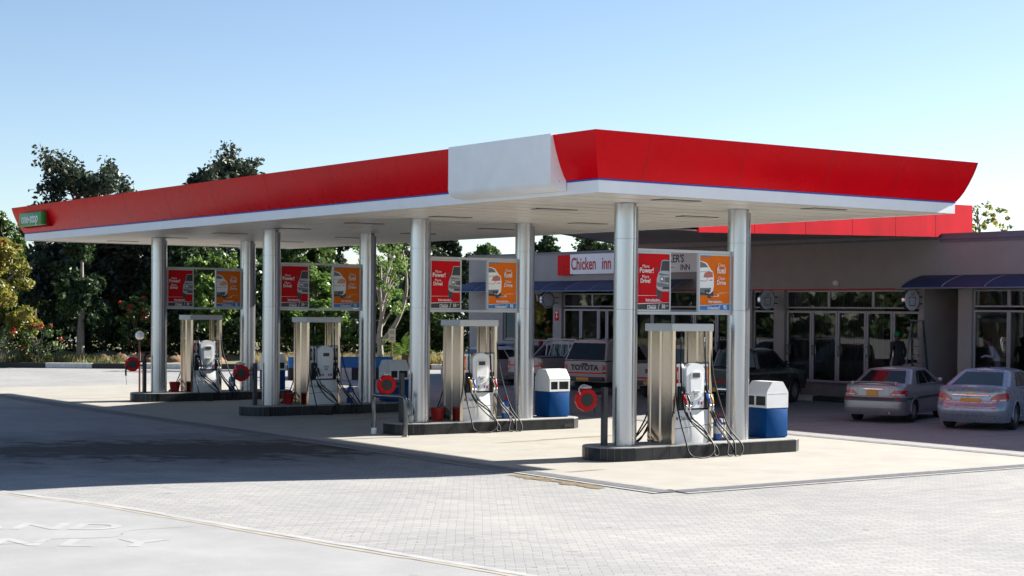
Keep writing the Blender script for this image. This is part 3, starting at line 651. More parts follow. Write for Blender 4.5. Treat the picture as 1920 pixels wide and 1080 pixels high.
# ================================================================ ISLAND FURNITURE
def bin_(k, iy):
    b = empty('waste_bin', (3.90, iy+.10, .262), -pi/2 if k == 0 else 0, 'white hooded blue waste bin at the right end of the '+WHICH[k], 'waste bin', 'blue and white waste bins on the islands')
    s = .30
    mb = MB(); mb.box(-s, s, -s, s, .02, .62, b=.008); mb.box(-s+.03, s-.03, -s+.03, s-.03, 0, .02); mb.build('blue_base', m_binblue, b, smooth=30)
    mb = MB()   # hood: four walls with two openings in the front and one each side
    t = .02; z0, z1, z2 = .622, .92, 1.16; s2 = s+.006
    for y0, y1 in ((-s2, -s2+t), (s2-t, s2)):
        mb.box(-s2, s2, y0, y1, z0, z0+.05); mb.box(-s2, s2, y0, y1, z0+.24, z1)
        for xa, xb in ((-s2, -s2+.04), (-.06, -.02), (s2-.04, s2)): mb.box(xa, xb, y0, y1, z0+.05, z0+.24)
    for x0, x1 in ((-s2, -s2+t), (s2-t, s2)):
        mb.box(x0, x1, -s2+t, s2-t, z0, z0+.3)
    out = [(-s2, z1), (s2, z1), (s2-.015, .97), (.165, z2-.02), (.14, z2), (-.14, z2), (-.165, z2-.02), (-s2+.015, .97)]
    mb.prism([(y, z) for y, z in out], 'x', -s2, s2)
    mb.build('white_hood', m_binwhite, b, smooth=20)
    for dx, dz in ((-.1,.48),(.02,.48),(-.04,.30)): mb = MB(); mb.cyl((dx, -s+.001, dz), .011, -.006, 'y', 8); mb.build('bolt', m_blackp, b)
    mb = MB(); mb.box(-s+.03, s-.03, -s+.03, s-.03, .63, .91); mb.build('liner', m_dark, b)
    mb = MB(); mb.box(-s2-.004, s2+.004, -s2-.004, s2+.004, z1-.004, z1+.004); mb.build('hood_rim', m_binwhite, b)
for k, iy in enumerate(IY): bin_(k, iy)
def reel(k, iy):
    r = empty('hose_reel', (-.40, iy+.10, .262), 0, ['bright red hose reel on a black post on the nearest island', 'bright red hose reel above the chrome guard rail on the second island', 'dark red shaded hose reel on a black post on the third island', 'red hose reel on a black post on the farthest island'][k], 'hose reel', 'red hose reels')
    mb = MB(); mb.box(-.05, .05, -.05, .05, 0, 1.12, b=.006); mb.build('post', m_blackp, r)
    ax = Vector((-.28, -.95, .0)).normalized(); c = Vector((-.30, .20, .88)); 
    if k == 1: c = Vector((-.34, .12, .86))
    if k in (2, 3): c = Vector((-.30, .22, .85))
    mb = MB(); n = 20; R0 = .225
    mb.lathe([(.0, -.07), (R0-.03, -.07), (R0, -.05), (R0, .05), (R0-.02, .075), (.13, .085), (.13, .075)], c, ax, 10 if k != 1 else 12); mb.build('drum_case', m_reelred, r, smooth=28)
    mb = MB(); mb.lathe([(.132, .078), (.125, .092), (.0, .094)], c, ax, 24); mb.build('hub', m_black, r)
    mb = MB(); mb.bar(c+Vector((.1, 0, .05)), Vector((0, .0, .95)), .03, .05); mb.bar(c+Vector((.1, 0, -.06)), Vector((0, .0, .83)), .03, .05); mb.build('bracket', m_blackp, r)
    mb = MB(); mb.box(c.x-.10, c.x+.10, c.y-.06, c.y+.06, c.z+R0-.01, c.z+R0+.035, b=.01); mb.tube(crom([c+Vector((.08, -.02, R0+.03)), c+Vector((-.1, -.03, R0+.06)), c+Vector((-.2, -.04, R0-.02)), c+Vector((-.17, -.05, R0-.12))], 6), .012, 6); mb.build('hose_guide', m_pumpg, r)
    mb = MB()
    if k in (2, 3): mb.tube(crom([c+Vector((-.2, -.06, -.02)), c+Vector((-.235, -.08, -.2)), c+Vector((-.23, -.08, -.34))], 4), .028, 7); mb.tube([c+Vector((-.23, -.08, -.34)), c+Vector((-.21, -.08, -.62))], .006, 5)
    else: mb.tube([c+Vector((.17, -.06, -.15)), c+Vector((.17, -.06, -.28))], .008, 6)
    mb.build('hose_end', m_black, r)
for k, iy in enumerate(IY): reel(k, iy)
m_bucket = mat('red_bucket', (.45,.018,.012), .5, var=.2, scale=6)
for k, iy in enumerate(IY[1:], 1):
    b = empty('fire_bucket', (.60, iy+.14, .262), 0, 'red bucket standing between column and pump on the '+WHICH[k], 'bucket', 'red buckets on the islands')
    mb = MB(); mb.lathe([(.0, .0), (.125, .0), (.17, .29), (.176, .30), (.165, .30), (.12, .02), (0, .02)], n=20); mb.build('pail', m_bucket, b, smooth=40)
    mb = MB(); mb.tube(crom([(-.17, 0, .28), (-.13, -.12, .24), (0, -.172, .2), (.13, -.12, .24), (.17, 0, .28)], 5), .005, 5); mb.build('handle', m_blackp, b)
m_ext = mat('blue_extinguisher', (.01,.10,.42), .35, var=.15, coat=.3)
for k, iy in enumerate(IY):
    e_ = empty('fire_extinguisher', (2.42, iy-.02, .262), .3*k, 'blue fire extinguisher standing behind the hoses on the '+WHICH[k], 'extinguisher', 'blue extinguishers on the islands')
    mb = MB(); mb.lathe([(0, 0), (.085, 0), (.09, .03), (.09, .36), (.07, .42), (.03, .45), (0, .45)], n=18); mb.build('cylinder', m_ext, e_, smooth=40)
    mb = MB(); mb.cyl((0,0,.44), .022, .06, 'z', 10); mb.bar((-.02,0,.50), (.10,0,.53), .02, .012); mb.bar((-.02,0,.485), (.09,0,.47), .02, .012); mb.build('valve', m_reelred, e_)
    mb = MB(); mb.tube(crom([(.02,.0,.48), (.10,-.03,.46), (.13,-.05,.32), (.11,-.05,.14)], 6), .01, 6); mb.build('discharge_hose', m_black, e_, smooth=True)
    mb = MB(); mb.lathe([(.0905, .14), (.0915, .15), (.0915, .27), (.0905, .28)], n=18); mb.build('label_band', m_binwhite, e_)
# chrome guard rail, water bottle, globe lamps
m_railsteel = mat('dark_reflection_chrome', (.16,.17,.18), .22, metal=1, var=.3, scale=6)  # base darkened to carry the dark reflections in the chrome's colour
g = empty('guard_rail', (-1.05, IY[1]-.45, 0), 0, 'bent chrome tube guard rail in front of the second island', 'guard rail')
mb = MB(); mb.tube(crom([(-.14, .45, 0), (-.14, .45, .5), (-.14, .45, .88), (-.11, .30, .90), (0, .0, .90), (.08, -.30, .90), (.12, -.40, .88), (.135, -.44, .78), (.14, -.45, .4), (.14, -.45, 0)], 8), .055, 12); mb.build('bent_tube', m_railsteel, g, smooth=True)
mb = MB()
for x, y in ((-.14, .45), (.14, -.45)): mb.cyl((x, y, .006), .085, .02, 'z', 16)
mb.build('base_flange', m_steel, g)
mb = MB(); mb.cyl((-.14, .45, .03), .06, .14, 'z', 14); mb.build('white_sleeve', m_binwhite, g)
mb = MB(); mb.lathe([(0, .0), (.11, .0), (.12, .03), (.12, .28), (.10, .36), (.05, .46), (.035, .52), (.035, .56), (0, .56)], n=18)
for i, (x, y, z) in enumerate(mb.v): pass
m_jug = glassmat('clear_plastic', (.72, .78, .82), .3)
tag(mb.build('water_bottle', m_jug, loc=(-.42, IY[1]-.28, .263), smooth=40), 'clear plastic water bottle behind the chrome guard rail', 'bottle')
m_globe = mat('opal_globe', (.8,.8,.8), .2, var=.03, coat=.3); m_brown = mat('brown_pole_paint', (.16,.055,.035), .5, var=.2)
def globe(name, loc, h, r, label, z0=0):
    g = empty(name, loc, 0, label, 'globe lamp'); mb = MB(); mb.cyl((0,0,z0), .032, h-z0, 'z', 10); mb.cyl((0,0,h), .06, .04, 'z', 12); mb.build('pole', m_brown, g, smooth=40)
    mb = MB(); mb.sphere((0,0,h+.04+r*.9), r, 0, 18); mb.build('globe', m_globe, g, smooth=True)
globe('globe_lamp', (.24, 24.3, .006), 1.78, .14, 'white globe lamp on a thin brown pole behind the farthest island')
globe('globe_lamp', (15.95, 42.58, 0), 1.3, .16, 'white globe lamp on a brown pole seen through the third pump')
# ================================================================ SHOP BUILDING
XF = 20.2
bl = empty('shop_building', (XF, 20, 0), 0, 'long low grey shop building with glazed fronts behind the forecourt', 'building')
def bb(mb, name, mats, parent=None, **k):
    mb.v = [(x-XF, y-20, z) for x, y, z in mb.v]; return mb.build(name, mats, parent or bl, **k)
mb = MB(); T = .25; zt = 5.13
def W(y0, y1, z0, z1): mb.box(XF, XF+T, y0, y1, z0, z1)
W(5.6, 35.6, 3.60, zt)                      # band above all openings
for y0, y1 in ((33.0, 35.6), (28.85, 29.42), (24.45, 25.0), (17.75, 18.4), (16.16, 16.66), (10.02, 10.22), (8.17, 8.68)): W(y0, y1, .5, 3.60)
W(29.42, 33.0, .5, 1.54)
mb.box(XF, XF+T, 9.45, 24.9, 5.201, 5.5); mb.box(XF+T, 36, 35.35, 35.6, .5, zt)      # far end wall
mb.box(XF, XF+T, -14, 5.6, 0, 6.2); mb.box(XF+T, 36, -14, -13.75, 0, 6.2); mb.box(XF+T, 36, 5.35, 5.6, zt, 6.2)  # taller stretch added out of frame, its height set to shade the cars
mb.box(35.75, 36, -13.75, 35.35, 0, zt)
bb(mb, 'wall', m_wall)
mb = MB(); mb.box(XF-.08, XF+.4, 5.61, 9.4, zt+.002, 5.31); mb.box(XF-.04, XF+.03, 5.61, 9.4, 5.04, 5.129); mb.box(XF-.06, XF+.4, 9.41, 35.66, zt+.002, 5.20); mb.box(XF+.41, 36.05, 35.3, 35.66, zt+.002, 5.20); bb(mb, 'parapet_coping', m_coping)
mb = MB(); mb.box(XF+T+.01, 35.7, -13.7, 35.3, 4.6, 4.75); bb(mb, 'roof', mat('flat_roof', (.25,.25,.26), .8, var=.2))
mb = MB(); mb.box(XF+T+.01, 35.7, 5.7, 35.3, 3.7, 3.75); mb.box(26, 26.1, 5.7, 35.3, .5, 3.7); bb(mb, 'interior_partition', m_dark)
mb = MB(); mb.box(XF+T, 26, 5.7, 35.3, .5, .515); bb(mb, 'interior_floor', m_floor)
mb = MB(); mb.box(XF+.02, XF+2.6, 10.03, 10.10, .5, 3.6); mb.box(XF+.02, XF+2.6, 8.6, 8.67, .5, 3.6); mb.box(XF+2.6, XF+2.7, 8.67, 10.03, .5, 3.6); bb(mb, 'passage_wall', m_wall)
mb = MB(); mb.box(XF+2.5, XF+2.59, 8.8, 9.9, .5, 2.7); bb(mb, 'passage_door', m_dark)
mb = MB(); mb.box(XF-.012, XF+.0, 11.2, 24.2, 3.605, 3.635); bb(mb, 'red_trim', m_red)
def glazed(name, y0, y1, z0, z1, fw=.06, x=XF+.08, mid=None):
    m_ = MB(); m_.box(x, x+.07, y0, y0+fw, z0, z1); m_.box(x, x+.07, y1-fw, y1, z0, z1); m_.box(x, x+.07, y0+fw, y1-fw, z0, z0+fw); m_.box(x, x+.07, y0+fw, y1-fw, z1-fw, z1)
    f = bb(m_, name, m_doorframe); g_ = MB(); g_.add([(x+.035, y0+fw, z0+fw), (x+.035, y1-fw, z0+fw), (x+.035, y1-fw, z1-fw), (x+.035, y0+fw, z1-fw)], [(0,3,2,1)]); bb(g_, 'pane', m_glass).parent = f
    return f
def doorset(ys, top=2.9, tz=(2.98, 3.58), handles=True):
    for a, b in zip(ys[:-1], ys[1:]):
        d = glazed('door', a+.012, b-.012, .51, top, .075)
        if handles:
            h = MB(); h.box(XF+.03, XF+.06, b-.085, b-.055, 1.4, 1.75); h.box(XF+.03, XF+.079, b-.085, b-.055, 1.41, 1.44); h.box(XF+.03, XF+.079, b-.085, b-.055, 1.71, 1.74); bb(h, 'handle', m_chrome).parent = d
    n = max(1, round((ys[-1]-ys[0])/2)); w_ = (ys[-1]-ys[0])/n
    for i in range(n): glazed('transom_window', ys[0]+i*w_, ys[0]+(i+1)*w_, tz[0], tz[1], .05)
doorset([10.24, 11.36, 12.49, 13.76, 14.93, 16.12])
doorset([18.45, 19.65, 20.85, 22.05, 23.25, 24.42])
doorset([25.05, 26.0, 26.53, 27.67, 28.8], tz=(2.98, 3.52))
for y0, y1 in ((16.68, 17.73),): glazed('window', y0, y1, .51, 2.9); glazed('transom_window', y0, y1, 2.98, 3.58, .05)
for y0, y1 in ((5.62, 6.85), (6.86, 8.15)): glazed('window', y0, y1, .51, 2.96); glazed('transom_window', y0, y1, 3.05, 3.58, .05)
for y0, y1 in ((29.44, 30.9), (30.92, 31.95), (31.97, 32.98)): glazed('window', y0, y1, 1.56, 3.58)
m_paper = mat('white_window_paper', (.62,.66,.68), .7, var=.06)
mb = MB(); mb.box(XF+.14, XF+.15, 31.9, 32.9, 1.6, 2.75); mb.box(XF+.14, XF+.15, 31.0, 31.85, 1.6, 2.7); bb(mb, 'window_notice', m_paper)
m_blind = mat('vertical_blind', (.17,.17,.16), .8, var=.25, scale=1)
for ya, yb in ((10.9, 16.1), (18.5, 24.4), (25.2, 28.7)):
    mb = MB(); y = ya
    while y < yb:
        if math.sin(y*2.1)+math.sin(y*.9) > -.9: mb.bar((XF+.45, y, .62), (XF+.45, y, 3.5), .075, .006, 0, (.6, .8, 0))
        y += .12
    bb(mb, 'blinds', m_blind)
m_seat = mat('red_seat', (.35,.02,.02), .4, var=.1)
mb = MB()
for i in range(9):
    y = 10.9+i*.62; x = XF+1.3+.5*(i % 2)
    mb.box(x, x+.4, y, y+.4, .93, .97, 0); mb.box(x+.36, x+.4, y, y+.4, .98, 1.35, 0)
    for dx, dy in ((.03,.03),(.37,.03),(.03,.37),(.37,.37)): mb.box(x+dx-.012, x+dx+.012, y+dy-.012, y+dy+.012, .515, .93, 1)
bb(mb, 'cafe_seating', [m_seat, m_chrome])
# barrel awnings
def awning(y0, y1, n, zt_, zf):
    w_ = (y1-y0)/n; prof = [(XF-1.0*sin(a), zf+(zt_-zf)*(.45*cos(a)+.55*(1-sin(a)))) for a in [pi/2*i/8 for i in range(9)]]
    a_ = None
    for i in range(n):
        mb = MB(); ya = y0+i*w_+.03; yb = y0+(i+1)*w_-.03
        vs = [(x, ya, z) for x, z in prof]+[(x, yb, z) for x, z in prof]; v2 = [(x, y, z-.012) for x, y, z in vs]; m_ = 9
        mb.add(vs, [(k, k+1, m_+k+1, m_+k) for k in range(8)]); mb.add(v2, [(k, m_+k, m_+k+1, k+1) for k in range(8)])
        a_ = bb(mb, 'awning', m_awning, smooth=True)
        rb = MB(); rb.tube([(x, ya-.03, z) for x, z in prof], .018, 6); rb.tube([(prof[-1][0], ya, zf), (prof[-1][0], yb, zf)], .016, 6)
        rb.bar((XF, ya-.03, zf-.02), (XF-.98, ya-.03, zf), .02, .02)
        if i == n-1: rb.tube([(x, yb+.03, z) for x, z in prof], .018, 6)
        bb(rb, 'awning_rib', m_awrib).parent = a_
awning(5.3, 10.1, 3, 4.03, 3.62); awning(20.9, 35.3, 9, 4.03, 3.60)
mb = MB(); mb.cyl((XF, 13.73, 3.82), .10, -.06, 'x', 14); mb.sphere((XF-.08, 13.73, 3.82), .09, 0, 12); bb(mb, 'wall_lamp', m_globe, smooth=True)
# long sign over the left shop
s = empty('shop_sign', (XF-.001, 26.4, 4.67), 0, 'white shop sign with red lettering and red end panel above the left awning', 'sign')
mb = MB(); mb.box(-.16, 0, -2.2, 1.68, -.38, .41); mb.build('sign_face', m_white, s)
mb = MB(); mb.box(-.17, 0, 1.682, 2.5, -.42, .39); mb.build('end_panel', m_red, s)
mb = MB(); mb.box(-.17, 0, -3.0, -2.202, -.42, .39); mb.build('end_panel', m_red, s)
mb = MB(); put_text(mb, 'Chicken', .68, (-.164, 1.62, .0), (0,-1,0), (0,0,1), bold=.012, align='LEFT', sx=.72); put_text(mb, 'inn', .68, (-.164, -.36, .0), (0,-1,0), (0,0,1), bold=.012, align='LEFT', sx=.72); mb.build('lettering', m_txtr, s)
s = empty('shop_sign', (XF-.001, 21.7, 4.67), 0, 'pale grey shop sign with navy lettering seen between the nearest posters', 'sign')
mb = MB(); mb.box(-.14, 0, -1.45, 1.45, -.39, .40, b=.02); mb.build('sign_face', m_white, s)
mb = MB(); put_text(mb, "BAKER'S", .40, (-.144, .18, .10), (0,-1,0), (0,0,1), bold=.006, sx=.92); put_text(mb, 'INN', .30, (-.144, -.56, -.22), (0,-1,0), (0,0,1), bold=.004); mb.build('lettering', mat('navy_lettering', (.03,.035,.10), .5, var=.1), s)
mb = MB(); mb.bar((-.144, 1.0, -.12), (-.144, .05, -.22), .004, .03); mb.build('underline', m_plate, s)
def roundsign(y, label, bread):
    s = empty('round_sign', (XF-.52, y, 3.26), 0, label, 'sign'); mb = MB(); mb.lathe([(0, .07), (.31, .07), (.335, .05), (.335, -.05), (.31, -.07), (0, -.07)], axis=(0,1,0), n=32); mb.build('disc', mat('round_sign_white', (.55,.60,.66), .35, var=.08), s, smooth=30)
    mb = MB(); mb.lathe([(.337, .06), (.35, .06), (.35, -.06), (.337, -.06)], axis=(0,1,0), n=32, close=True); mb.build('rim', m_chrome, s, smooth=30)
    mb = MB(); mb.bar((.33, 0, .1), (.519, 0, .1), .03, .04); mb.bar((.30, 0, -.12), (.519, 0, -.12), .03, .04); mb.build('bracket', m_blackp, s)
    mb = MB(); y_ = -.072
    if bread:
        out = [(-.14,-.19),(.14,-.19),(.14,-.02),(.18,.03),(.15,.09),(.06,.10),(0,.085),(-.06,.10),(-.15,.09),(-.18,.03),(-.14,-.02)]
        inn = [(x*.84, z*.84-.006) for x, z in out]; n = len(out)
        mb.add([(x, y_, z) for x, z in out]+[(x, y_, z) for x, z in inn], [(i, (i+1) % n, n+(i+1) % n, n+i) for i in range(n)])
        for i in range(4):
            for j in range(4): a = -.09+i*.05+j*.012; mb.add([(a, y_, .13+j*.025), (a+.022, y_, .13+j*.025), (a+.030, y_, .15+j*.025), (a+.008, y_, .15+j*.025)], [(0,1,2,3)])
        mb.bar((-.07, y_, -.06), (.07, y_, -.06), .05, .002); mb.bar((-.09, y_, -.11), (.09, y_, -.11), .02, .002)
    else:
        n = 32; mb.add([(.29*cos(2*pi*i/n), y_, .29*sin(2*pi*i/n)) for i in range(n)]+[(.26*cos(2*pi*i/n), y_, .26*sin(2*pi*i/n)) for i in range(n)], [(i, (i+1) % n, n+(i+1) % n, n+i) for i in range(n)])
    mb.build('emblem', m_pdark, s)
roundsign(16.5, 'round hanging sign with a bread loaf emblem left of the glass doors', True); roundsign(10.1, 'round hanging sign with a bread loaf emblem beside the dark passage and ladder', True); roundsign(29.1, 'plain round hanging sign under the left awning above the red notice', False)
s = empty('notice', (XF-.002, 29.15, 2.62), 0, 'small red notice with a white arrow on the pier beside the left shop doors', 'notice')
mb = MB(); mb.box(-.012, 0, -.13, .13, -.2, .2); mb.build('board', m_red, s)
mb = MB(); mb.add([(-.014, .02, .1), (-.014, -.02, .1), (-.014, -.02, -.02), (-.014, .02, -.02)], [(0,1,2,3)]); mb.add([(-.014, .07, -.02), (-.014, -.07, -.02), (-.014, 0, -.1)], [(0,1,2)]); mb.add([(-.014, .1, .12), (-.014, -.1, .12), (-.014, -.1, .16), (-.014, .1, .16)], [(0,1,2,3)]); mb.build('arrow', m_txtw, s)

# ================================================================ RED LINK ROOF
m_soff2 = mat('grey_soffit', (.33,.33,.34), .6, var=.12)
lk = empty('link_roof', (14, 12, 0), 0, 'red fascia link roof joining the petrol canopy to the shop building', 'roof')
A = Vector((7.34, 6.19, 4.82)); B = Vector((22.2, 9.87, 5.27)); DA = Vector((0, 10.8, .85)); DB = Vector((0, 16.4, .06)); DF = lambda t: DA.lerp(DB, t); H_ = 1.02
def lb(mb, name, m): mb.v = [(x-14, y-12, z) for x, y, z in mb.v]; return mb.build(name, m, lk)
nP = 6
for side in (0, 1):
    mb = MB()
    for i in range(nP):
        p = A.lerp(B, i/nP+.0006)+DF(i/nP)*side; q = A.lerp(B, (i+1)/nP-.0006)+DF((i+1)/nP)*side; d = (q-p).normalized(); th = Vector((d.y, -d.x, 0)).normalized()*(.05 if side == 0 else -.05); bo = (Vector((0,0,.012*((i*7) % 3-1))))
        vs = [p, q, q+Vector((0,0,H_)), p+Vector((0,0,H_)), p+th, q+th, q+th+Vector((0,0,H_)), p+th+Vector((0,0,H_))]
        mb.add(vs, [(4,5,6,7), (0,3,2,1), (0,1,5,4), (3,7,6,2), (0,4,7,3), (1,2,6,5)])
    lb(mb, 'red_fascia' if side == 0 else 'grey_fascia', m_redmetal if side == 0 else m_soff2)
mb = MB(); e0 = Vector((B.x+.02, B.y, B.z)); mb.add([e0, e0+DB, e0+DB+Vector((0,0,H_)), e0+Vector((0,0,H_)), e0+Vector((.05,0,0)), e0+DB+Vector((.05,0,0)), e0+DB+Vector((.05,0,H_)), e0+Vector((.05,0,H_))], [(0,1,2,3), (4,7,6,5), (0,4,5,1), (1,5,6,2), (2,6,7,3), (3,7,4,0)]); lb(mb, 'red_fascia', m_redmetal)
mb = MB(); n = 44
for i in range(n):
    p = A.lerp(B, i/n+.0004)+Vector((0,.02,.03)); q = A.lerp(B, (i+1)/n-.0012)+Vector((0,.02,.03)); d2 = DF((i+1)/n)-Vector((0,.04,0)); d1 = DF(i/n)-Vector((0,.04,0)); hh = Vector((0,0,.03))
    mb.add([p, q, q+d2, p+d1, p+hh, q+hh, q+d2+hh, p+d1+hh], [(0,3,2,1), (4,5,6,7), (0,1,5,4), (1,2,6,5), (2,3,7,6), (3,0,4,7)])
lb(mb, 'soffit', m_soff2)
mb = MB(); p, q, d1, d2, hh = A+Vector((0,.03,.8)), B+Vector((0,.03,.8)), DA-Vector((0,.06,0)), DB-Vector((0,.06,0)), Vector((0,0,.06)); mb.add([p, q, q+d2, p+d1, p+hh, q+hh, q+d2+hh, p+d1+hh], [(0,3,2,1), (4,5,6,7), (0,1,5,4), (1,2,6,5), (2,3,7,6), (3,0,4,7)]); lb(mb, 'roof_sheet', m_conc)

# ================================================================ STEP LADDER
m_ladr = mat('worn_ladder_tread', (.14,.13,.13), .6, var=.2)
l = empty('step_ladder', (19.6, 9.75, .5), radians(115), 'dark blue step ladder leaning open by the passage', 'ladder')
m_lad = mat('ladder_paint', (.02,.03,.05), .45, var=.2)
mb = MB()
for s_ in (-1, 1): mb.bar((s_*.26, -.45, 0), (s_*.17, 0, 2.1), .03, .07)
mb.build('front_rails', m_lad, l)
mb = MB()
for i in range(7): t = .12+i*.125; mb.box(-.25+.08*t, .25-.08*t, -.45*(1-t)-.05, -.45*(1-t)+.05, 2.1*t, 2.1*t+.03)
mb.build('tread', m_ladr, l)
mb = MB()
for s_ in (-1, 1): mb.bar((s_*.28, .5, 0), (s_*.17, .06, 2.05), .03, .05)
for i in range(3): t = .2+i*.28; mb.bar((-.27+.1*t, .5-.44*t, 2.05*t), (.27-.1*t, .5-.44*t, 2.05*t), .025, .025)
mb.build('rear_frame', m_ladr, l)
mb = MB(); mb.box(-.2, .2, -.06, .1, 2.1, 2.14); mb.build('top_step', m_ladr, l)
# ================================================================ VEHICLES
def interp(tab, x):
    xs = [a for a, _ in tab]; ys = [b for _, b in tab]; return float(np.interp(x, xs, ys))
def smooth_tab(tab, k=200, s=4):
    xs = np.linspace(tab[0][0], tab[-1][0], k); ys = np.interp(xs, [a for a, _ in tab], [b for _, b in tab])
    for _ in range(s): ys[1:-1] = (ys[:-2]+2*ys[1:-1]+ys[2:])/4
    return list(zip(xs, ys))
class Car:
    """x = 0 at the rear bumper, +x forward, y sideways"""
    def __init__(s, L, W, zb, top, rear, side, front, wheels, wr, rc=.28, bow=.06):
        s.L, s.W, s.zb, s.top, s.rear, s.side, s.front, s.wheels, s.wr, s.rc, s.bow = L, W, zb, smooth_tab(top), rear, side, front, wheels, wr, rc, bow
    def ring(s, xr, xf, Wd, rc, ns=88, ne=15):
        pts = []; bow = s.bow
        for i in range(ne): y = (Wd-rc)*(-1+2*i/(ne-1)); pts.append((xr+bow*(y/Wd)**2*.6, -y, 'r'))   # left -> right along the rear
        cb = bow*((Wd-rc)/Wd)**2*.6
        for k in range(1, 6): a = pi/2*k/6; pts.append((xr+cb+rc*(1-cos(a)), -(Wd-rc)-rc*sin(a), 'c'))
        xs0, xs1 = xr+cb+rc, xf-cb-rc
        for i in range(ns+1): pts.append((xs0+(xs1-xs0)*i/ns, -Wd, 's'))
        for k in range(1, 6): a = pi/2*k/6; pts.append((xf-cb-rc+rc*sin(a), -Wd+rc*(1-cos(a)), 'k'))
        for i in range(ne): y = (Wd-rc)*(-1+2*i/(ne-1)); pts.append((xf-bow*(y/Wd)**2*.6, y, 'f'))
        for k in range(1, 6): a = pi/2*k/6; pts.append((xf-cb-rc+rc*cos(a), Wd-rc*(1-sin(a)), 'k'))
        for i in range(ns+1): pts.append((xs1-(xs1-xs0)*i/ns, Wd, 's'))
        for k in range(1, 6): a = pi/2*k/6; pts.append((xr+cb+rc*(1-sin(a)), (Wd-rc)+rc*cos(a), 'c'))
        return pts
    def rx(s, y, z):
        zt = interp(s.top, .1); t = (z-s.zb)/(zt-s.zb); xr = interp(s.rear, t); Wd = s.W-interp(s.side, t); rc = s.rc
        y = abs(y); e = min(y, Wd-rc); x = xr+s.bow*(e/Wd)**2*.6
        if y > Wd-rc: u = min(y-(Wd-rc), rc*.999); x += rc-sqrt(rc*rc-u*u)
        return x
    def body(s, name, m, parent):
        mb = MB(); levels = [0, .04, .1, .18, .26, .34, .42, .5, .56, .62, .68, .74, .8, .86, .91, .95, .98, 1]; rings = []
        for t in levels:
            R = s.ring(interp(s.rear, t), s.L-interp(s.front, t), s.W-interp(s.side, t), s.rc)
            rings.append([[x, y, s.zb+t*(interp(s.top, x)-s.zb), tg] for x, y, tg in R])
        n = len(rings[0]); ins = [[False]*n for _ in rings]; Ra = s.wr*1.16
        for j, R in enumerate(rings):
            for i, v in enumerate(R):
                if abs(v[1]) > s.W-.25:
                    for xw in s.wheels:
                        dx, dz = v[0]-xw, v[2]-s.wr
                        d = sqrt(dx*dx+dz*dz)
                        if d < Ra: ins[j][i] = True; k = Ra/max(d, .01); v[0] = xw+dx*k; v[2] = s.wr+dz*k
        vs = [tuple(v[:3]) for R in rings for v in R]; fs = []
        for j in range(len(rings)-1):
            for i in range(n):
                q = (i+1) % n
                if ins[j][i] and ins[j][q] and ins[j+1][i] and ins[j+1][q]: continue
                fs.append((j*n+i, j*n+q, (j+1)*n+q, (j+1)*n+i))
        # lid: shrink the last ring to the centre line with a little crown
        prev = len(vs)-n; last = rings[-1]
        for kk in (.93, .8, .6, .35, .0):
            o = len(vs); vs += [(v[0], v[1]*kk, v[2]+.035*(1-kk*kk)) for v in last]
            for i in range(n): q = (i+1) % n; fs.append((prev+i, prev+q, o+q, o+i))
            prev = o
        mb.add(vs, fs); return mb.build(name, m, parent, smooth=38)
    def house(s, name, m, parent, g):
        """g: z0,z1, xr0,xr1 (rear glass foot/head), xf0,xf1, w0,w1, rear glass (ymargin,u0,u1) , pillars list of (xa,xb) side windows at foot, roof crown"""
        us = [0, .06, .12, .2, .3, .4, .5, .6, .7, .78, .85, .9, .94, .97, 1]; rings = []
        for u in us:
            r_ = 1-(max(0, u-.8)/.2)**2*.06
            e = interp(g['curve'], u) if 'curve' in g else u
            rings.append([(x, y, g['z0']+u*(g['z1']-g['z0']), tg) for x, y, tg in s.ring(g['xr0']+(g['xr1']-g['xr0'])*e, g['xf0']+(g['xf1']-g['xf0'])*e, (g['w0']+(g['w1']-g['w0'])*u)*r_, g.get('rc', .16), 60, 17)])
        n = len(rings[0]); vs = [v[:3] for R in rings for v in R]; fs = []; gl = {'rear_window': [], 'windscreen': [], 'side_window': []}
        ym = g.get('ym', .12); u0, u1 = g.get('u0', .07), g.get('u1', .86)
        for j in range(len(us)-1):
            um = (us[j]+us[j+1])/2
            for i in range(n):
                q = (i+1) % n; f = (j*n+i, j*n+q, (j+1)*n+q, (j+1)*n+i); a, b = rings[j][i], rings[j][q]; tg = a[3]; xm = (a[0]+b[0])/2; y_ = abs(a[1]+b[1])/2
                key = None
                if u0 < um < u1:
                    if tg == 'r' and b[3] == 'r' and g.get('rg', True): key = 'rear_window'
                    elif tg == 'f' and b[3] == 'f': key = 'windscreen'
                    elif tg == 's' and b[3] == 's':
                        for wa, wb, wa1, wb1 in g['win']:
                            fr_ = ((rings[0][i][0]+rings[0][q][0])/2)
                            if wa <= fr_ <= wb: key = ('side_window', wa, a[1] > 0)
                if key is None: fs.append(f)
                else: gl.setdefault(key, []).append(f)
        prev = len(vs)-n; last = rings[-1]
        for kk in (.92, .8, .6, .35, 0):
            o = len(vs); vs += [(v[0]+(1-kk)*0, v[1]*kk, v[2]+g.get('crown', .045)*(1-kk*kk)) for v in last]
            for i in range(n): q = (i+1) % n; fs.append((prev+i, prev+q, o+q, o+i))
            prev = o
        mb = MB(); mb.add(vs, fs); h = mb.build(name, m, parent, smooth=38)
        for key, F in gl.items():
            if not F: continue
            idx = sorted({i for f in F for i in f}); mp = {k: i for i, k in enumerate(idx)}
            w_ = MB(); w_.add([vs[i] for i in idx], [tuple(mp[i] for i in f) for f in F]); w_.build(key if isinstance(key, str) else 'side_window', m_carglass, h, smooth=True)
        return h
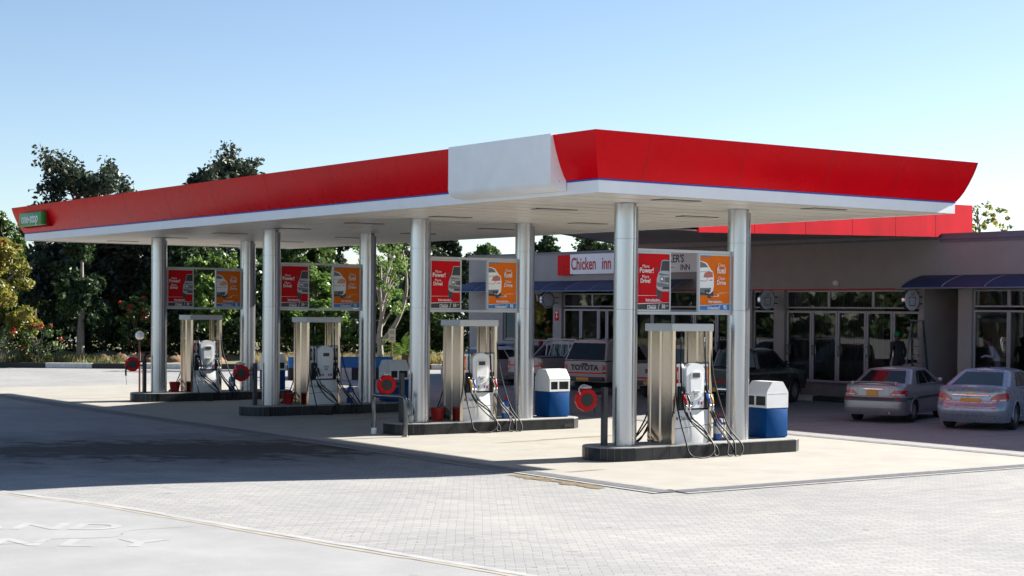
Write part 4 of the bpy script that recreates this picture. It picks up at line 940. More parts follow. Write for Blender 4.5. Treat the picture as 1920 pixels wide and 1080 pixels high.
    def patch(s, name, m, parent, pts, out=.006, ny=None, mb=None, mi=0):
        """flat outline (y, z) wrapped on to the rear of the body; fan triangulated through a fine grid"""
        own = mb is None; mb = mb or MB(); ys = [p[0] for p in pts]; zs = [p[1] for p in pts]
        y0, y1 = min(ys), max(ys); n = ny or max(2, int((y1-y0)/.03)); vs = []
        def span(y):
            c = []
            for i in range(len(pts)):
                (ya, za), (yb, zb_) = pts[i], pts[(i+1) % len(pts)]
                if min(ya, yb)-1e-9 <= y <= max(ya, yb)+1e-9:
                    if abs(ya-yb) < 1e-9: c += [za, zb_]
                    else: c.append(za+(zb_-za)*(y-ya)/(yb-ya))
            return min(c), max(c)
        k = 5
        for i in range(n+1):
            y = y0+(y1-y0)*i/n; a, b = span(y)
            for j in range(k): z = a+(b-a)*j/(k-1); vs.append((s.rx(y, z)-out, y, z))
        mb.add(vs, [(i*k+j, i*k+j+1, (i+1)*k+j+1, (i+1)*k+j) for i in range(n) for j in range(k-1)], mi)
        if own: return mb.build(name, m, parent, smooth=True)
    def wheel_set(s, parent, wd=.2, spokes=7, track=None):
        tr = track or s.W-.13
        for xw in s.wheels:
            for sg in (-1, 1):
                c = (xw, sg*tr, s.wr); mb = MB(); r = s.wr; mb.lathe([(r*.63, -wd/2), (r*.93, -wd/2), (r, -wd*.38), (r, wd*.38), (r*.93, wd/2), (r*.63, wd/2)], axis=(0,1,0), n=28, close=True)
                w_ = mb.build('wheel', m_tyre, parent, loc=c, smooth=40)
                mb = MB(); mb.lathe([(r*.66, sg*wd*.42), (r*.60, sg*wd*.40), (r*.56, sg*wd*.1), (0, sg*wd*.1)], axis=(0,1,0), n=28)
                for k in range(spokes):
                    a = 2*pi*k/spokes; mb.bar((r*.1*cos(a), sg*wd*.36, r*.1*sin(a)), (r*.6*cos(a), sg*wd*.40, r*.6*sin(a)), r*.17, .02, 0, (0,1,0))
                mb.cyl((0, sg*wd*.2, 0), r*.16, sg*wd*.2, 'y', 14); mb.build('rim', m_rim, w_, smooth=30)
        mb = MB(); mb.box(.25, s.L-.3, -s.W+.24, s.W-.24, s.zb+.0, s.zb+.32); mb.build('underbody', m_under, parent)
def arches(car, parent, m):
    mb = MB()
    for xw in car.wheels:
        for sg in (-1, 1):
            P = [(xw+car.wr*1.18*cos(a), sg*(car.W-.005), car.wr+car.wr*1.18*sin(a)) for a in [pi*(-.06)+pi*1.12*i/24 for i in range(25)]]; mb.tube(P, .022, 6)
    return mb.build('wheel_arch', m, parent, smooth=True)
def car_at(name, x, y, rz, label, cat='car', group=None): return empty(name, (x, y, .006), rz, label, cat, group)
m_silver1 = mat('warm_silver_paint', (.31,.315,.34), .3, metal=.5, var=.04, coat=.1)
m_silver2 = mat('cool_silver_paint', (.31,.345,.42), .27, metal=.5, var=.04, coat=.1)
m_whitecar = mat('white_car_paint', (.42,.41,.395), .4, var=.06, coat=.15)
m_blackcar = mat('black_car_paint', (.012,.013,.015), .2, var=.2, coat=.7)
m_bluecar = mat('blue_car_paint', (.012,.05,.13), .25, var=.1, coat=.6)
m_tealcar = mat('dark_teal_paint', (.01,.035,.055), .25, var=.1, coat=.6)
def mirror(parent, x, y, z, m):
    for sg in (-1, 1):
        mb = MB(); mb.box(x-.05, x+.06, sg*y-.09 if sg < 0 else sg*y-.05, sg*y+.05 if sg < 0 else sg*y+.09, z, z+.13, b=.03); mb.build('mirror', m, parent, smooth=40)
def plate(car, parent, z0, z1, w_, label_y=0):
    mb = MB(); x = car.rx(0, (z0+z1)/2); mb.box(x-.022, x-.004, label_y-w_/2, label_y+w_/2, z0, z1, b=.004); return mb.build('number_plate', m_plate, parent)
# --- older silver saloon with a small boot spoiler
c1 = Car(4.45, .845, .20, [(0,.985),(.25,1.0),(.7,1.0),(1.4,.98),(3.2,.95),(3.6,.92),(4.2,.80),(4.45,.70)], [(0,.10),(.12,.03),(.2,0),(.52,0),(.56,.05),(.6,.07),(.9,.075),(.97,.09),(1,.13)], [(0,.06),(.15,.015),(.45,0),(.75,.015),(.95,.05),(1,.085)], [(0,.08),(.2,0),(.6,0),(.8,.05),(1,.2)], (.95, 3.50), .30)
v = car_at('parked_car', 12.15, 4.75, radians(24), 'older silver saloon with boot spoiler parked left of the rounder silver car')
c1.body('body', m_silver1, v); c1.wheel_set(v); arches(c1, v, m_silver1)
c1.house('cabin', m_silver1, v, dict(z0=.96, z1=1.36, xr0=.62, xr1=1.38, xf0=3.65, xf1=2.75, w0=.79, w1=.60, u1=.88, ym=.10, rc=.14, win=[(1.22,1.42,1.62,1.72),(1.46,2.22,1.76,2.24),(2.28,3.1,2.3,2.62)]))
mirror(v, 3.0, .86, .98, m_silver1)
for sg in (-1, 1):
    t = c1.patch('tail_light', m_tail, v, [(sg*.50,.80),(sg*.47,.78),(sg*.44,.71),(sg*.83,.71),(sg*.83,.85),(sg*.55,.85)], .012)
    c1.patch('clear_lens', m_tailw, t, [(sg*.48,.72),(sg*.80,.72),(sg*.80,.75),(sg*.47,.75)], .018)
    c1.patch('reflector', m_tail, v, [(sg*.60,.595),(sg*.72,.595),(sg*.72,.635),(sg*.60,.635)], .016)
bt = c1.patch('bumper_trim', m_trim, v, [(-.835,.565),(.835,.565),(.835,.665),(-.835,.665)], .008)
mb = MB()
for sg in (-1, 1): mb.box(.25, 4.1, sg*.845-.006, sg*.845+.006, .60, .66)
mb.build('side_moulding', m_trim, v)
c1.patch('bumper_strip', m_whitecar, v, [(-.70,.395),(.70,.395),(.70,.415),(-.70,.415)], .010)
mb = MB(); 
c1.patch('', None, None, [(-.44,.69),(.44,.69),(.44,.695),(-.44,.695)], .007, mb=mb)
for sg in (-1, 1): c1.patch('', None, None, [(sg*.425,.69),(sg*.43,.69),(sg*.43,.97),(sg*.425,.97)], .007, ny=2, mb=mb)
mb.build('panel_gap', m_pdark, v)
mb = MB(); x = c1.rx(0,.86); mb.box(x-.03, x-.003, -.27, .27, .845, .885, b=.01); mb.build('chrome_handle', m_chrome, v)
plate(c1, v, .70, .84, .30, .03)
mb = MB(); mb.box(.10, .22, -.62, .62, 1.045, 1.065, b=.008); mb.box(.12, .18, -.60, -.56, .99, 1.045); mb.box(.12, .18, .56, .60, .99, 1.045); mb.build('boot_spoiler', m_silver1, v, smooth=40)
mb = MB(); mb.tube([(.12, -.45, .27), (.0, -.45, .265)], .028, 8); mb.build('exhaust', m_chrome, v)
mb = MB(); put_text(mb, 'GT', .045, (c1.rx(.62,.685)-.014, .66, .687), (0,-1,0), (0,0,1), extrude=.001); put_text(mb, 'CARINA', .045, (c1.rx(.6,.685)-.014, -.60, .687), (0,-1,0), (0,0,1), extrude=.001); mb.build('badge', m_pdark, v)
# --- newer rounder silver saloon
c2 = Car(4.6, .895, .19, [(0,1.06),(.3,1.07),(.7,1.06),(1.6,1.02),(3.3,1.0),(3.8,.95),(4.3,.82),(4.6,.68)], [(0,.12),(.14,.03),(.3,-.02),(.46,-.01),(.52,.05),(.6,.08),(.85,.09),(.95,.07),(1,.11)], [(0,.07),(.2,.02),(.5,0),(.75,.015),(.95,.05),(1,.09)], [(0,.1),(.25,0),(.5,0),(.8,.1),(1,.3)], (1.0, 3.68), .325, rc=.33, bow=.12)
v = car_at('parked_car', 12.2, 1.65, radians(24), 'newer rounded silver saloon with chrome boot strip at the right edge')
c2.body('body', m_silver2, v); c2.wheel_set(v, .22, 5); arches(c2, v, m_silver2)
c2.house('cabin', m_silver2, v, dict(z0=1.02, z1=1.43, xr0=.42, xr1=1.42, xf0=3.85, xf1=2.7, w0=.83, w1=.62, u1=.88, ym=.11, rc=.17, crown=.055, win=[(1.12,1.5,1.62,1.75),(1.56,2.36,1.80,2.34),(2.42,3.35,2.40,2.62)]))
mirror(v, 3.1, .90, 1.03, m_silver2)
for sg in (-1, 1):
    t = c2.patch('tail_light', m_tail, v, [(sg*.48,.80),(sg*.46,.76),(sg*.50,.71),(sg*.84,.72),(sg*.875,.80),(sg*.86,.93),(sg*.62,.89)], .012)
    c2.patch('clear_lens', m_tailw, t, [(sg*.52,.72),(sg*.62,.725),(sg*.62,.755),(sg*.50,.75)], .019); c2.patch('clear_lens', m_tailw, t, [(sg*.68,.725),(sg*.82,.73),(sg*.845,.77),(sg*.70,.765)], .019)
    c2.patch('reflector', m_tail, v, [(sg*.52,.53),(sg*.62,.53),(sg*.62,.57),(sg*.52,.57)], .006)
mb = MB(); x = c2.rx(0,.83); mb.box(x-.03, x-.003, -.45, .45, .825, .868, b=.012); mb.build('chrome_strip', m_chrome, v)
plate(c2, v, .695, .785, .50)
mb = MB(); x = c2.rx(0,.93)-.012
mb.add([(x, y, z) for y, z in ((.12,.905),(.10,.93),(.045,.93),(.045,.945),(-.045,.945),(-.045,.93),(-.12,.93),(-.10,.905),(-.045,.905),(-.045,.89),(.045,.89),(.045,.905))], [tuple(range(12))]); mb.build('emblem', mat('gold_emblem', (.55,.38,.10), .3, metal=.6, var=.1), v)
mb = MB(); put_text(mb, 'CHEVROLET', .04, (c2.rx(.45,.95)-.01, .48, .945), (0,-1,0), (0,0,1), extrude=.001); put_text(mb, 'CRUZE LT', .04, (c2.rx(.45,.95)-.01, -.46, .945), (0,-1,0), (0,0,1), extrude=.001); mb.build('badge', m_pdark, v)
mb = MB(); c2.patch('', None, None, [(-.52,.595),(.52,.595),(.52,.601),(-.52,.601)], .007, mb=mb)
for sg in (-1, 1): c2.patch('', None, None, [(sg*.52,.598),(sg*.60,.70),(sg*.606,.70),(sg*.526,.598)], .007, ny=3, mb=mb)
c2.patch('', None, None, [(-.66,.36),(.66,.36),(.66,.367),(-.66,.367)], .007, mb=mb); mb.build('panel_gap', m_pdark, v)
mb = MB(); mb.box(1.62, 1.74, -.03, .03, 1.475, 1.51, b=.01); mb.tube([(1.66, 0, 1.5), (1.58, 0, 1.68)], .007, 5); mb.build('roof_aerial', m_black, v)
for vv, zz in ((v, .88),):
    mb = MB()
    for sg in (-1, 1):
        for xx in (1.75, 2.85): mb.box(xx-.09, xx+.09, sg*.885-.02, sg*.885+.02, zz, zz+.03, b=.008)
    mb.build('door_handle', m_silver2, vv)
# --- pickups
def pickup(x, y, label, paint, text=None, hardtop=False, rack=False, stripe=None, plate_=True, flare=None, cabx=(1.95, 3.75), rz=0., tcol=None, L=4.95, cab2=False):
    c = Car(L, .86, .42, [(0,1.12),(1.8,1.12),(2.2,1.12),(3.6,1.12),(4.3,1.05),(4.95,.98)], [(0,.05),(.1,0),(1,0)], [(0,.03),(.3,0),(.8,.0),(1,.03)], [(0,.05),(.3,0),(.7,.0),(1,.12)], (1.05, 4.0), .36, rc=.09, bow=.02)
    v = car_at('pickup_truck', x, y, rz, label, 'pickup'); c.body('body', paint, v); c.wheel_set(v, .25, 6, .74); arches(c, v, flare or paint)
    xa, xb = cabx; z1 = 1.68
    c.house('cabin', paint, v, dict(z0=1.10, z1=z1, xr0=xa, xr1=xa+.06, xf0=xb, xf1=xb-.75, w0=.82, w1=.64, rc=.12, u1=.86, ym=.14, win=([(xa+.22, xb-.95, xa+.3, xb-.95)] if not cab2 else [(xa+.18, xa+.85, xa+.3, xa+.85), (xa+.95, xb-.35, xa+.95, xb-.75)]) if not cab2 else [(xa+.18, xa+.85, xa+.3, xa+.85), (xa+.95, xb-.35, xa+.95, xb-.8)]))
    mirror(v, xb-.45, .90, 1.2, m_blackp if paint is not m_blackcar else paint)
    if hardtop: 
        c.house('hard_top', paint, v, dict(z0=1.125, z1=1.80, xr0=.02, xr1=.34, xf0=xa-.04, xf1=xa-.06, w0=.84, w1=.70, rc=.07, u0=.08, u1=.9, ym=.10, win=[(.5, 1.0, .55, 1.0), (1.06, xa-.3, 1.06, xa-.3)]))
        mb = MB()
        for sg in (-1, 1): mb.tube(crom([(.5, sg*.62, 1.82), (.7, sg*.62, 1.88), (1.6, sg*.62, 1.88), (1.8, sg*.62, 1.82)], 4), .014, 6)
        mb.build('roof_rail', m_black, v)
        mb = MB(); mb.box(.0, 1.8, -.862, .862, 1.118, 1.15); mb.build('seal_strip', m_black, v)
    else:
        mb = MB(); mb.box(.08, xa-.08, -.76, .76, 1.14, 1.166); mb.build('load_cover', m_black, v)
    if rack:
        mb = MB()
        P = [(xa-.1, .74, 1.1), (xa-.02, .70, 1.78), (xa-.02, -.70, 1.78), (xa-.1, -.74, 1.1)]
        for a, b in zip(P[:-1], P[1:]): mb.bar(a, b, .04, .04)
        for yy in (-.35, 0, .35): mb.bar((xa-.08, yy, 1.15), (xa-.02, yy, 1.78), .025, .025)
        mb.bar((xa-.75, .76, 1.15), (xa-.05, .71, 1.70), .035, .035); mb.bar((xa-.75, -.76, 1.15), (xa-.05, -.71, 1.70), .035, .035); mb.build('load_rack', m_whitecar, v)
    mb = MB(); c.patch('', None, None, [(-.72,.64),(.72,.64),(.72,.646),(-.72,.646)], .007, mb=mb)
    for sg in (-1, 1): c.patch('', None, None, [(sg*.70,.64),(sg*.706,.64),(sg*.706,1.1),(sg*.70,1.1)], .007, ny=2, mb=mb)
    mb.build('tailgate_gap', m_pdark, v)
    for sg in (-1, 1):
        t = c.patch('tail_light', m_tail, v, [(sg*.715,.70),(sg*.845,.70),(sg*.845,1.0),(sg*.715,1.0)], .010); c.patch('clear_lens', m_tailw, t, [(sg*.73,.78),(sg*.83,.78),(sg*.83,.83),(sg*.73,.83)], .016)
    if stripe: c.patch('stripe', m_red, v, [(-.70,stripe),(.70,stripe),(.70,stripe+.045),(-.70,stripe+.045)], .007)
    mb = MB(); mb.box(-.13, .02, -.80, .80, .46, .60, b=.03); mb.box(-.135, -.12, -.3, .3, .50, .52); mb.build('rear_bumper', m_chrome if paint is m_blackcar else m_trim, v, smooth=40)
    if plate_:
        mb = MB(); mb.box(-.152, -.136, -.24, .24, .47, .58); mb.build('number_plate', m_plate, v)
    if text:
        mb = MB(); put_text(mb, text, .245 if text == 'TOYOTA' else .17, (c.rx(0,.88)-.010, 0, .90), (0,-1,0), (0,0,1), bold=.012, sx=1.08, extrude=.002); mb.build('lettering', tcol or m_pdark, v)
    mb = MB(); mb.box(c.rx(0,1.02)-.02, c.rx(0,1.02), -.12, .12, 1.0, 1.06, b=.008); mb.build('tailgate_handle', m_blackp, v)
    return v
pickup(14.2, 19.55, 'white pickup with a windowed hard top and bold black lettering across its tailgate', m_whitecar, 'TOYOTA', hardtop=True, stripe=.70, rz=radians(20))
pickup(14.3, 23.2, 'white pickup with cab load rack and red stripe left of the hard top pickup', m_whitecar, 'TOYOTA' if False else None, rack=True, stripe=.83, cabx=(2.0, 3.5), rz=radians(10))
pickup(14.2, 16.0, 'white pickup with red tailgate stripe half hidden behind the nearest pump', m_whitecar, 'ISUZU', stripe=.66, hardtop=False, cabx=(1.75,3.8), cab2=True, rz=radians(20))
pickup(13.1, 12.0, 'black double cab pickup with red tailgate stripe parked before the glass doors', m_blackcar, None, stripe=.74, cabx=(1.55,3.75), cab2=True, rz=radians(20))
def saloon(x, y, paint, label, hatch=False, rz=0):
    c = Car(4.3, .83, .22, [(0,.98),(.5,1.0),(1.4,.98),(3.2,.94),(3.9,.82),(4.3,.68)], [(0,.08),(.2,0),(.5,0),(.6,.05),(1,.1)], [(0,.06),(.2,.01),(.6,0),(1,.07)], [(0,.08),(.3,0),(.7,.03),(1,.2)], (.85, 3.4), .30)
    v = car_at('parked_car', x, y, rz, label); c.body('body', paint, v); c.wheel_set(v); arches(c, v, paint)
    c.house('cabin', paint, v, dict(z0=.95, z1=1.40, xr0=.06 if hatch else .6, xr1=.55 if hatch else 1.3, xf0=3.5, xf1=2.6, w0=.78, w1=.60, rc=.14, win=[(.9 if hatch else 1.3,2.2,1.2 if hatch else 1.6,2.2),(2.27,3.0,2.27,2.5)]))
    for sg in (-1, 1): c.patch('tail_light', m_tail, v, [(sg*.58,.70),(sg*.82,.70),(sg*.82,.90),(sg*.64,.90)], .010)
    plate(c, v, .50, .60, .45); mirror(v, 2.9, .84, .97, paint); c.patch('bumper_line', m_pdark, v, [(-.8,.62),(.8,.62),(.8,.626),(-.8,.626)], .004)
    return v
saloon(13.6, 27.0, m_whitecar, 'white saloon with red tail light half hidden behind the second pump', rz=0)
saloon(18.0, 31.6, m_bluecar, 'dark blue hatchback parked behind the white saloon', True)
saloon(13.9, 26.0+3.6, m_bluecar, 'blue hatchback seen just left of the white saloon', True) if False else None
saloon(17.0, 28.6, m_tealcar, 'dark teal hatchback between the white saloon and the pickup with a rack', True)

# ================================================================ PEOPLE
def person(loc, rz, label, h=1.75, lean=0., shirt=(.02,.02,.025), trousers=(.02,.02,.03), cap=None, holding=False):
    p = empty('person', loc, rz, label, 'person'); k = h/1.75
    V = []; E = []; R = []
    def a(x, y, z, r, par=None):
        dz = max(0, z-.95); x2 = x+dz*sin(lean); z2 = z if z < .95 else .95+dz*cos(lean)
        V.append((x2*k, y*k, z2*k)); R.append(r*k)
        if par is not None: E.append((par, len(V)-1))
        return len(V)-1
    pel = a(0,0,.95,.15); wa = a(.0,0,1.10,.135,pel); ch = a(.0,0,1.32,.16,wa); ne = a(.0,0,1.47,.06,ch); hd0 = a(.015,0,1.55,.075,ne); hd1 = a(.02,0,1.63,.095,hd0); a(.01,0,1.70,.085,hd1)
    for s_ in (-1, 1):
        hp = a(0, s_*.10, .88, .10, pel); kn = a(.03, s_*.11, .50, .065, hp); an = a(0, s_*.11, .10, .045, kn); a(.12, s_*.12, .045, .04, an)
        sh = a(0, s_*.19, 1.40, .065, ch); el = a(-.02+(.1 if holding else 0), s_*.26, 1.12, .045, sh); wr_ = a(.10+(.2 if holding else 0), s_*.24, .90+(.25 if holding else 0), .030, el); pm = a(.14+(.24 if holding else 0), s_*.235, .83+(.27 if holding else 0), .032, wr_)
        dx, dz = (.05, .0) if holding else (.01, -.05)
        for q, l_ in ((-.03, .8), (-.01, 1.05), (.01, 1.0), (.03, .85)): f = a(V[pm][0]/k+dx*l_+.005, V[pm][1]/k+q, 0, .0095, pm); V[f] = (V[pm][0]+(dx*l_+.01)*k, V[pm][1]+q*k, V[pm][2]+(dz*l_-.01)*k)
        f = a(0, 0, 0, .010, pm); V[f] = (V[pm][0]+.03*k, V[pm][1]-s_*.045*k, V[pm][2]+.01*k)
    me = bpy.data.meshes.new('body'); me.from_pydata(V, E, []); o = bpy.data.objects.new('body', me); COL.objects.link(o); o.parent = p
    m = bpy.data.materials.new('clothed_figure'); m.use_nodes = True; n = m.node_tree; b = n.nodes['Principled BSDF']; b.inputs['Roughness'].default_value = .8
    tc = n.nodes.new('ShaderNodeTexCoord'); sp = n.nodes.new('ShaderNodeSeparateXYZ'); n.links.new(tc.outputs['Object'], sp.inputs[0])
    rp = n.nodes.new('ShaderNodeValToRGB'); rp.color_ramp.interpolation = 'CONSTANT'; e = rp.color_ramp.elements
    zz = lambda z: (.95+(z-.95)*cos(lean))*k/2 if z > .95 else z*k/2
    e[0].position = 0; e[0].color = (.02,.02,.02,1); e[1].position = zz(.12); e[1].color = (*trousers, 1); k1 = e.new(zz(.98)); k1.color = (*shirt, 1); k2 = e.new(zz(1.475)); k2.color = (.09,.045,.028,1)
    mm = n.nodes.new('ShaderNodeMath'); mm.operation = 'MULTIPLY'; mm.inputs[1].default_value = .5; n.links.new(sp.outputs[2], mm.inputs[0]); n.links.new(mm.outputs[0], rp.inputs[0]); n.links.new(rp.outputs[0], b.inputs['Base Color'])
    me.materials.append(m)
    sk = o.modifiers.new('Skin', 'SKIN'); sk.use_smooth_shade = True
    for i, sv in enumerate(me.skin_vertices[0].data): sv.radius = (R[i], R[i]*1.0)
    me.skin_vertices[0].data[0].use_root = True
    sd = o.modifiers.new('Subdivision', 'SUBSURF'); sd.levels = 1; sd.render_levels = 2
    hx, hy, hz = V[hd1]
    m_sk = mat('dark_skin', (.09,.045,.028), .55, var=.1); m_eye = mat('eye_white', (.5,.5,.48), .3, var=.02); m_hair = mat('black_hair', (.008,.008,.008), .9, var=.2)
    fmb = MB(); fmb.sphere((hx+.098*k, hy, hz-.015), .016*k, 0, 8, (1,.8,1.3)); 
    for s_ in (-1, 1): fmb.sphere((hx, hy+s_*.093*k, hz-.01), .025*k, 0, 8, (.7,.4,1.2)); fmb.sphere((hx+.083*k, hy+s_*.033*k, hz+.02), .011*k, 1, 8)
    fmb.bar((hx+.093*k, hy-.025*k, hz-.055*k), (hx+.093*k, hy+.025*k, hz-.055*k), .01, .012, 2); fmb.build('face', [m_sk, m_eye, m_txtr], p, smooth=True)
    mb = MB(); 
    if cap:
        mc = mat(*cap); mb.sphere((hx-.005, hy, hz+.055*k), .108*k, 0, 16, (1.02,.96,.72)); mb.box(hx+.05, hx+.19*k, hy-.075*k, hy+.075*k, hz+.05*k, hz+.062*k); mb.build('cap', mc, p, smooth=40)
    else: mb.sphere((hx-.015, hy, hz+.05*k), .104*k, 0, 16, (1,.96,.75)); mb.build('hair', m_hair, p, smooth=True)
    return p
person((19.55, 10.45, .5), radians(75), 'person in a green cap and black clothes standing by the step ladder', 1.76, .12, cap=('green_cap_cloth', (.01,.22,.09), .8))
person((19.7, 6.75, .5), radians(130), 'person in a pale grey shirt leaning forward at the right edge window', 1.72, .45, shirt=(.22,.23,.27), trousers=(.05,.05,.06), holding=True)
person((17.2, 26.72, 0), radians(200), 'person in a red cap and dark clothes left of the pair behind the pickups', 1.7, .05, cap=('red_cap_cloth', (.5,.02,.02), .8))
person((17.4, 26.42, 0), radians(220), 'person in a red cap and dark clothes right of the pair behind the pickups', 1.68, .05, cap=('red_cap_cloth', (.5,.02,.02), .8))
# ================================================================ TREES AND PLANTS
def leaf_cloud(centres, nleaf, size, rng, flat=.75, quad_aspect=.55, up_bias=.3):
    """centres: array of (x,y,z,r); returns verts, faces arrays of rhombus leaves"""
    C = np.repeat(np.array(centres), nleaf, axis=0); n = len(C)
    d = rng.normal(size=(n, 3)); d /= np.linalg.norm(d, axis=1)[:, None]; rad = rng.uniform(.35, 1, n)**.6
    P = C[:, :3]+d*np.array([1, 1, flat])*(C[:, 3]*rad)[:, None]
    nrm = d*.6+rng.normal(size=(n, 3))*.7+np.array([0, 0, up_bias]); nrm /= np.linalg.norm(nrm, axis=1)[:, None]
    u = np.cross(nrm, rng.normal(size=(n, 3))); u /= np.linalg.norm(u, axis=1)[:, None]; w_ = np.cross(nrm, u)
    s_ = size*rng.uniform(.6, 1.4, n)[:, None]
    V = np.stack([P-u*s_, P-w_*s_*quad_aspect, P+u*s_, P+w_*s_*quad_aspect], axis=1).reshape(-1, 3)
    return V
def leaf_object(name, V, m, parent=None, loc=(0,0,0)):
    n = len(V)//4; me = bpy.data.meshes.new(name); me.vertices.add(len(V)); me.vertices.foreach_set('co', V.astype(np.float32).ravel())
    me.loops.add(len(V)); me.loops.foreach_set('vertex_index', np.arange(len(V), dtype=np.int32)); me.polygons.add(n); me.polygons.foreach_set('loop_start', np.arange(0, len(V), 4, dtype=np.int32))
    me.materials.append(m); me.update(calc_edges=True); me.validate()
    o = bpy.data.objects.new(name, me); COL.objects.link(o); o.location = loc
    if parent: o.parent = parent
    return o
LM = {
 'dark': leafmat('dark_leaves', (.014,.032,.013), (.05,.09,.027), (.09,.14,.038), .28),
 'mid': leafmat('mid_green_leaves', (.03,.06,.015), (.08,.14,.03), (.13,.19,.05), .35),
 'bright': leafmat('bright_green_leaves', (.06,.12,.02), (.16,.26,.05), (.24,.34,.08), .5),
 'yellow': leafmat('yellow_autumn_leaves', (.09,.10,.02), (.26,.25,.04), (.38,.25,.05), .5),
 'grey': leafmat('grey_green_leaves', (.035,.05,.028), (.09,.11,.06), (.13,.15,.08), .25),
 'cyp': leafmat('cypress_leaves', (.008,.018,.009), (.025,.045,.018), None, .1),
 'hedge': leafmat('hedge_leaves', (.012,.025,.010), (.045,.08,.02), (.08,.12,.03), .2),
 'slate': leafmat('slate_green_leaves', (.022,.034,.024), (.055,.075,.045), (.085,.105,.06), .2),
 'red': leafmat('red_flower', (.38,.02,.015), (.60,.05,.02), (.65,.10,.03), .4),
 'wood': leafmat('far_wood_leaves', (.02,.04,.018), (.06,.09,.035), (.09,.12,.05), .2)}
def tree(name, label, x, y, h, cw, leaf, seed, z0=0., base=.3, nc=60, nl=130, ls=.17, tr=.18, bark=None, shape='oval', lean=(0,0), group=None, limbs=9, cat='tree', clump=.17, red=0, trunks=1, top=.0, flat=.75):
    rng = np.random.default_rng(seed); rr = random.Random(seed); t = empty(name, (x, y, z0), rr.uniform(0, 6.28) if lean == (0,0) else 0, label, cat, group)
    cs = []; zb, zt_ = h*base, h
    while len(cs) < nc:
        a = rr.uniform(0, 2*pi); u = rr.random(); z = zb+(zt_-zb)*u
        if shape == 'oval': pr = sqrt(max(0, 1-((u-.42)/.62)**2))
        elif shape == 'cone': pr = (1-u)*.95+.08
        elif shape == 'column': pr = min(1, (1-u)*3.5, .55+u*2)
        elif shape == 'umbrella': pr = .35+.65*sin(pi*min(1, u*1.15))
        else: pr = 1
        rad = cw/2*pr*sqrt(rr.uniform(.05, 1)); rc_ = cw*clump*rr.uniform(.6, 1.25)
        cs.append((rad*cos(a)+lean[0]*u*h, rad*sin(a)+lean[1]*u*h, min(z, h-rc_*.5), rc_))
    mb = MB(); bk = bark or m_bark
    for k in range(trunks):
        ox, oy = (rr.uniform(-.25,.25), rr.uniform(-.25,.25)) if trunks > 1 else (0, 0)
        P = [Vector((ox, oy, -.1))]; nseg = 6; tt = h*(.78 if name == 'broadleaf_tree' else base+.62*(1-base))
        for i in range(1, nseg+1): u = i/nseg; P.append(Vector((ox*(1-u)+lean[0]*u*u*h+rr.gauss(0, .03*h*.3)+ox*u*2.5, oy+lean[1]*u*u*h+rr.gauss(0, .03*h*.3), tt*u)))
        S_ = crom(P, 4); mb.tube(S_, [tr*(1.25-.1*min(1,i/3) if i < 3 else 1)*(1-.8*i/len(S_)) for i in range(len(S_))], 8)
        big = sorted(cs, key=lambda c: -c[3])[:limbs*2]; rr.shuffle(big)
        for c in ([] if name == 'broadleaf_tree' else big[:limbs]):
            i0 = min(len(S_)-2, max(3, int(len(S_)*min(.9, max(.25, (c[2]*.62)/tt))))); p = S_[i0]; q = Vector(c[:3]); mid = p.lerp(q, .5)+Vector((0, 0, .06*h*rr.uniform(-.3, 1)))
            mb.tube(crom([p, mid, q], 4), [tr*.42*(1-.8*j/8) for j in range(9)], 6)
            for _ in range(2): e_ = q+Vector((rr.gauss(0,.05)*cw, rr.gauss(0,.05)*cw, rr.uniform(-.02,.03)*h)); mb.tube([mid.lerp(q, .6), e_], [tr*.15, tr*.04], 5)
    if cat == 'tree' and shape == 'oval' and name == 'broadleaf_tree':   # grow the crown along branching twigs
        tw = []; zc = h*(base+1)/2; cz = (h-zc)
        def grow(p, d, L_, r, depth):
            d = d.normalized(); e = p+d*L_; m1 = p.lerp(e, .5)+Vector((rr.gauss(0,.06), rr.gauss(0,.06), rr.gauss(.03,.06)))*L_
            mb.tube(crom([p, m1, e], 3), [r*(1-.6*j/6) for j in range(7)], 5 if depth else 6)
            if depth == 0:
                for u in (.35, .6, .85, 1.05): q = p.lerp(e, u); tw.append((q.x, q.y, q.z, cw*.045*rr.uniform(.7, 1.4)))
                return
            for i in range({2: 6, 1: 6}[depth]):
                u = rr.uniform(.35, 1.0); dd = d*.75+Vector((rr.gauss(0,.8), rr.gauss(0,.8), rr.gauss(.12,.5)))
                grow(p.lerp(e, u), dd, L_*rr.uniform(.42, .68), r*.5, depth-1)
        nl_ = min(22, max(14, int(nc/8)))
        for i in range(nl_):
            u = rr.uniform(.4, 1) if base > .2 else rr.uniform(.12, 1); p = S_[min(len(S_)-1, int(u*(len(S_)-1)))]
            a = 2.4*i+rr.gauss(0,.3); el = rr.uniform(.1, .8)+.35*(u > .85); dd = Vector((cos(a)*cos(el), sin(a)*cos(el), sin(el)))
            reach = cw*.5*rr.uniform(.7, 1.05); grow(p, dd, reach*.62, tr*.35, 2)
        top_ = max(c[2] for c in tw); k_ = (h-.15)/top_
        nn = max(6, int(nc*nl*1.15/len(tw))); nn = min(nn, 34)
        V = leaf_cloud([(c[0], c[1], c[2], max(.16, c[3])) for c in tw], nn, ls*1.05, rng, .8)
        mb.v = [(v[0], v[1], v[2]*k_) for v in mb.v]; V[:, 2] *= k_
        mb.build('trunk', bk, t, smooth=True); leaf_object('crown', V, LM[leaf], t)
    else:
        mb.build('trunk', bk, t, smooth=True)
        leaf_object('crown', leaf_cloud(cs, nl, ls, rng, flat), LM[leaf], t)
    if red: 
        cc = [c for c in cs if rr.random() < red]; leaf_object('blossom', leaf_cloud([(c[0]*1.12, c[1]*1.12, c[2]+c[3]*.3, c[3]*.7) for c in cc], 24, ls*.9, rng), LM['red'], t)
    return t
G = 'trees behind the forecourt'
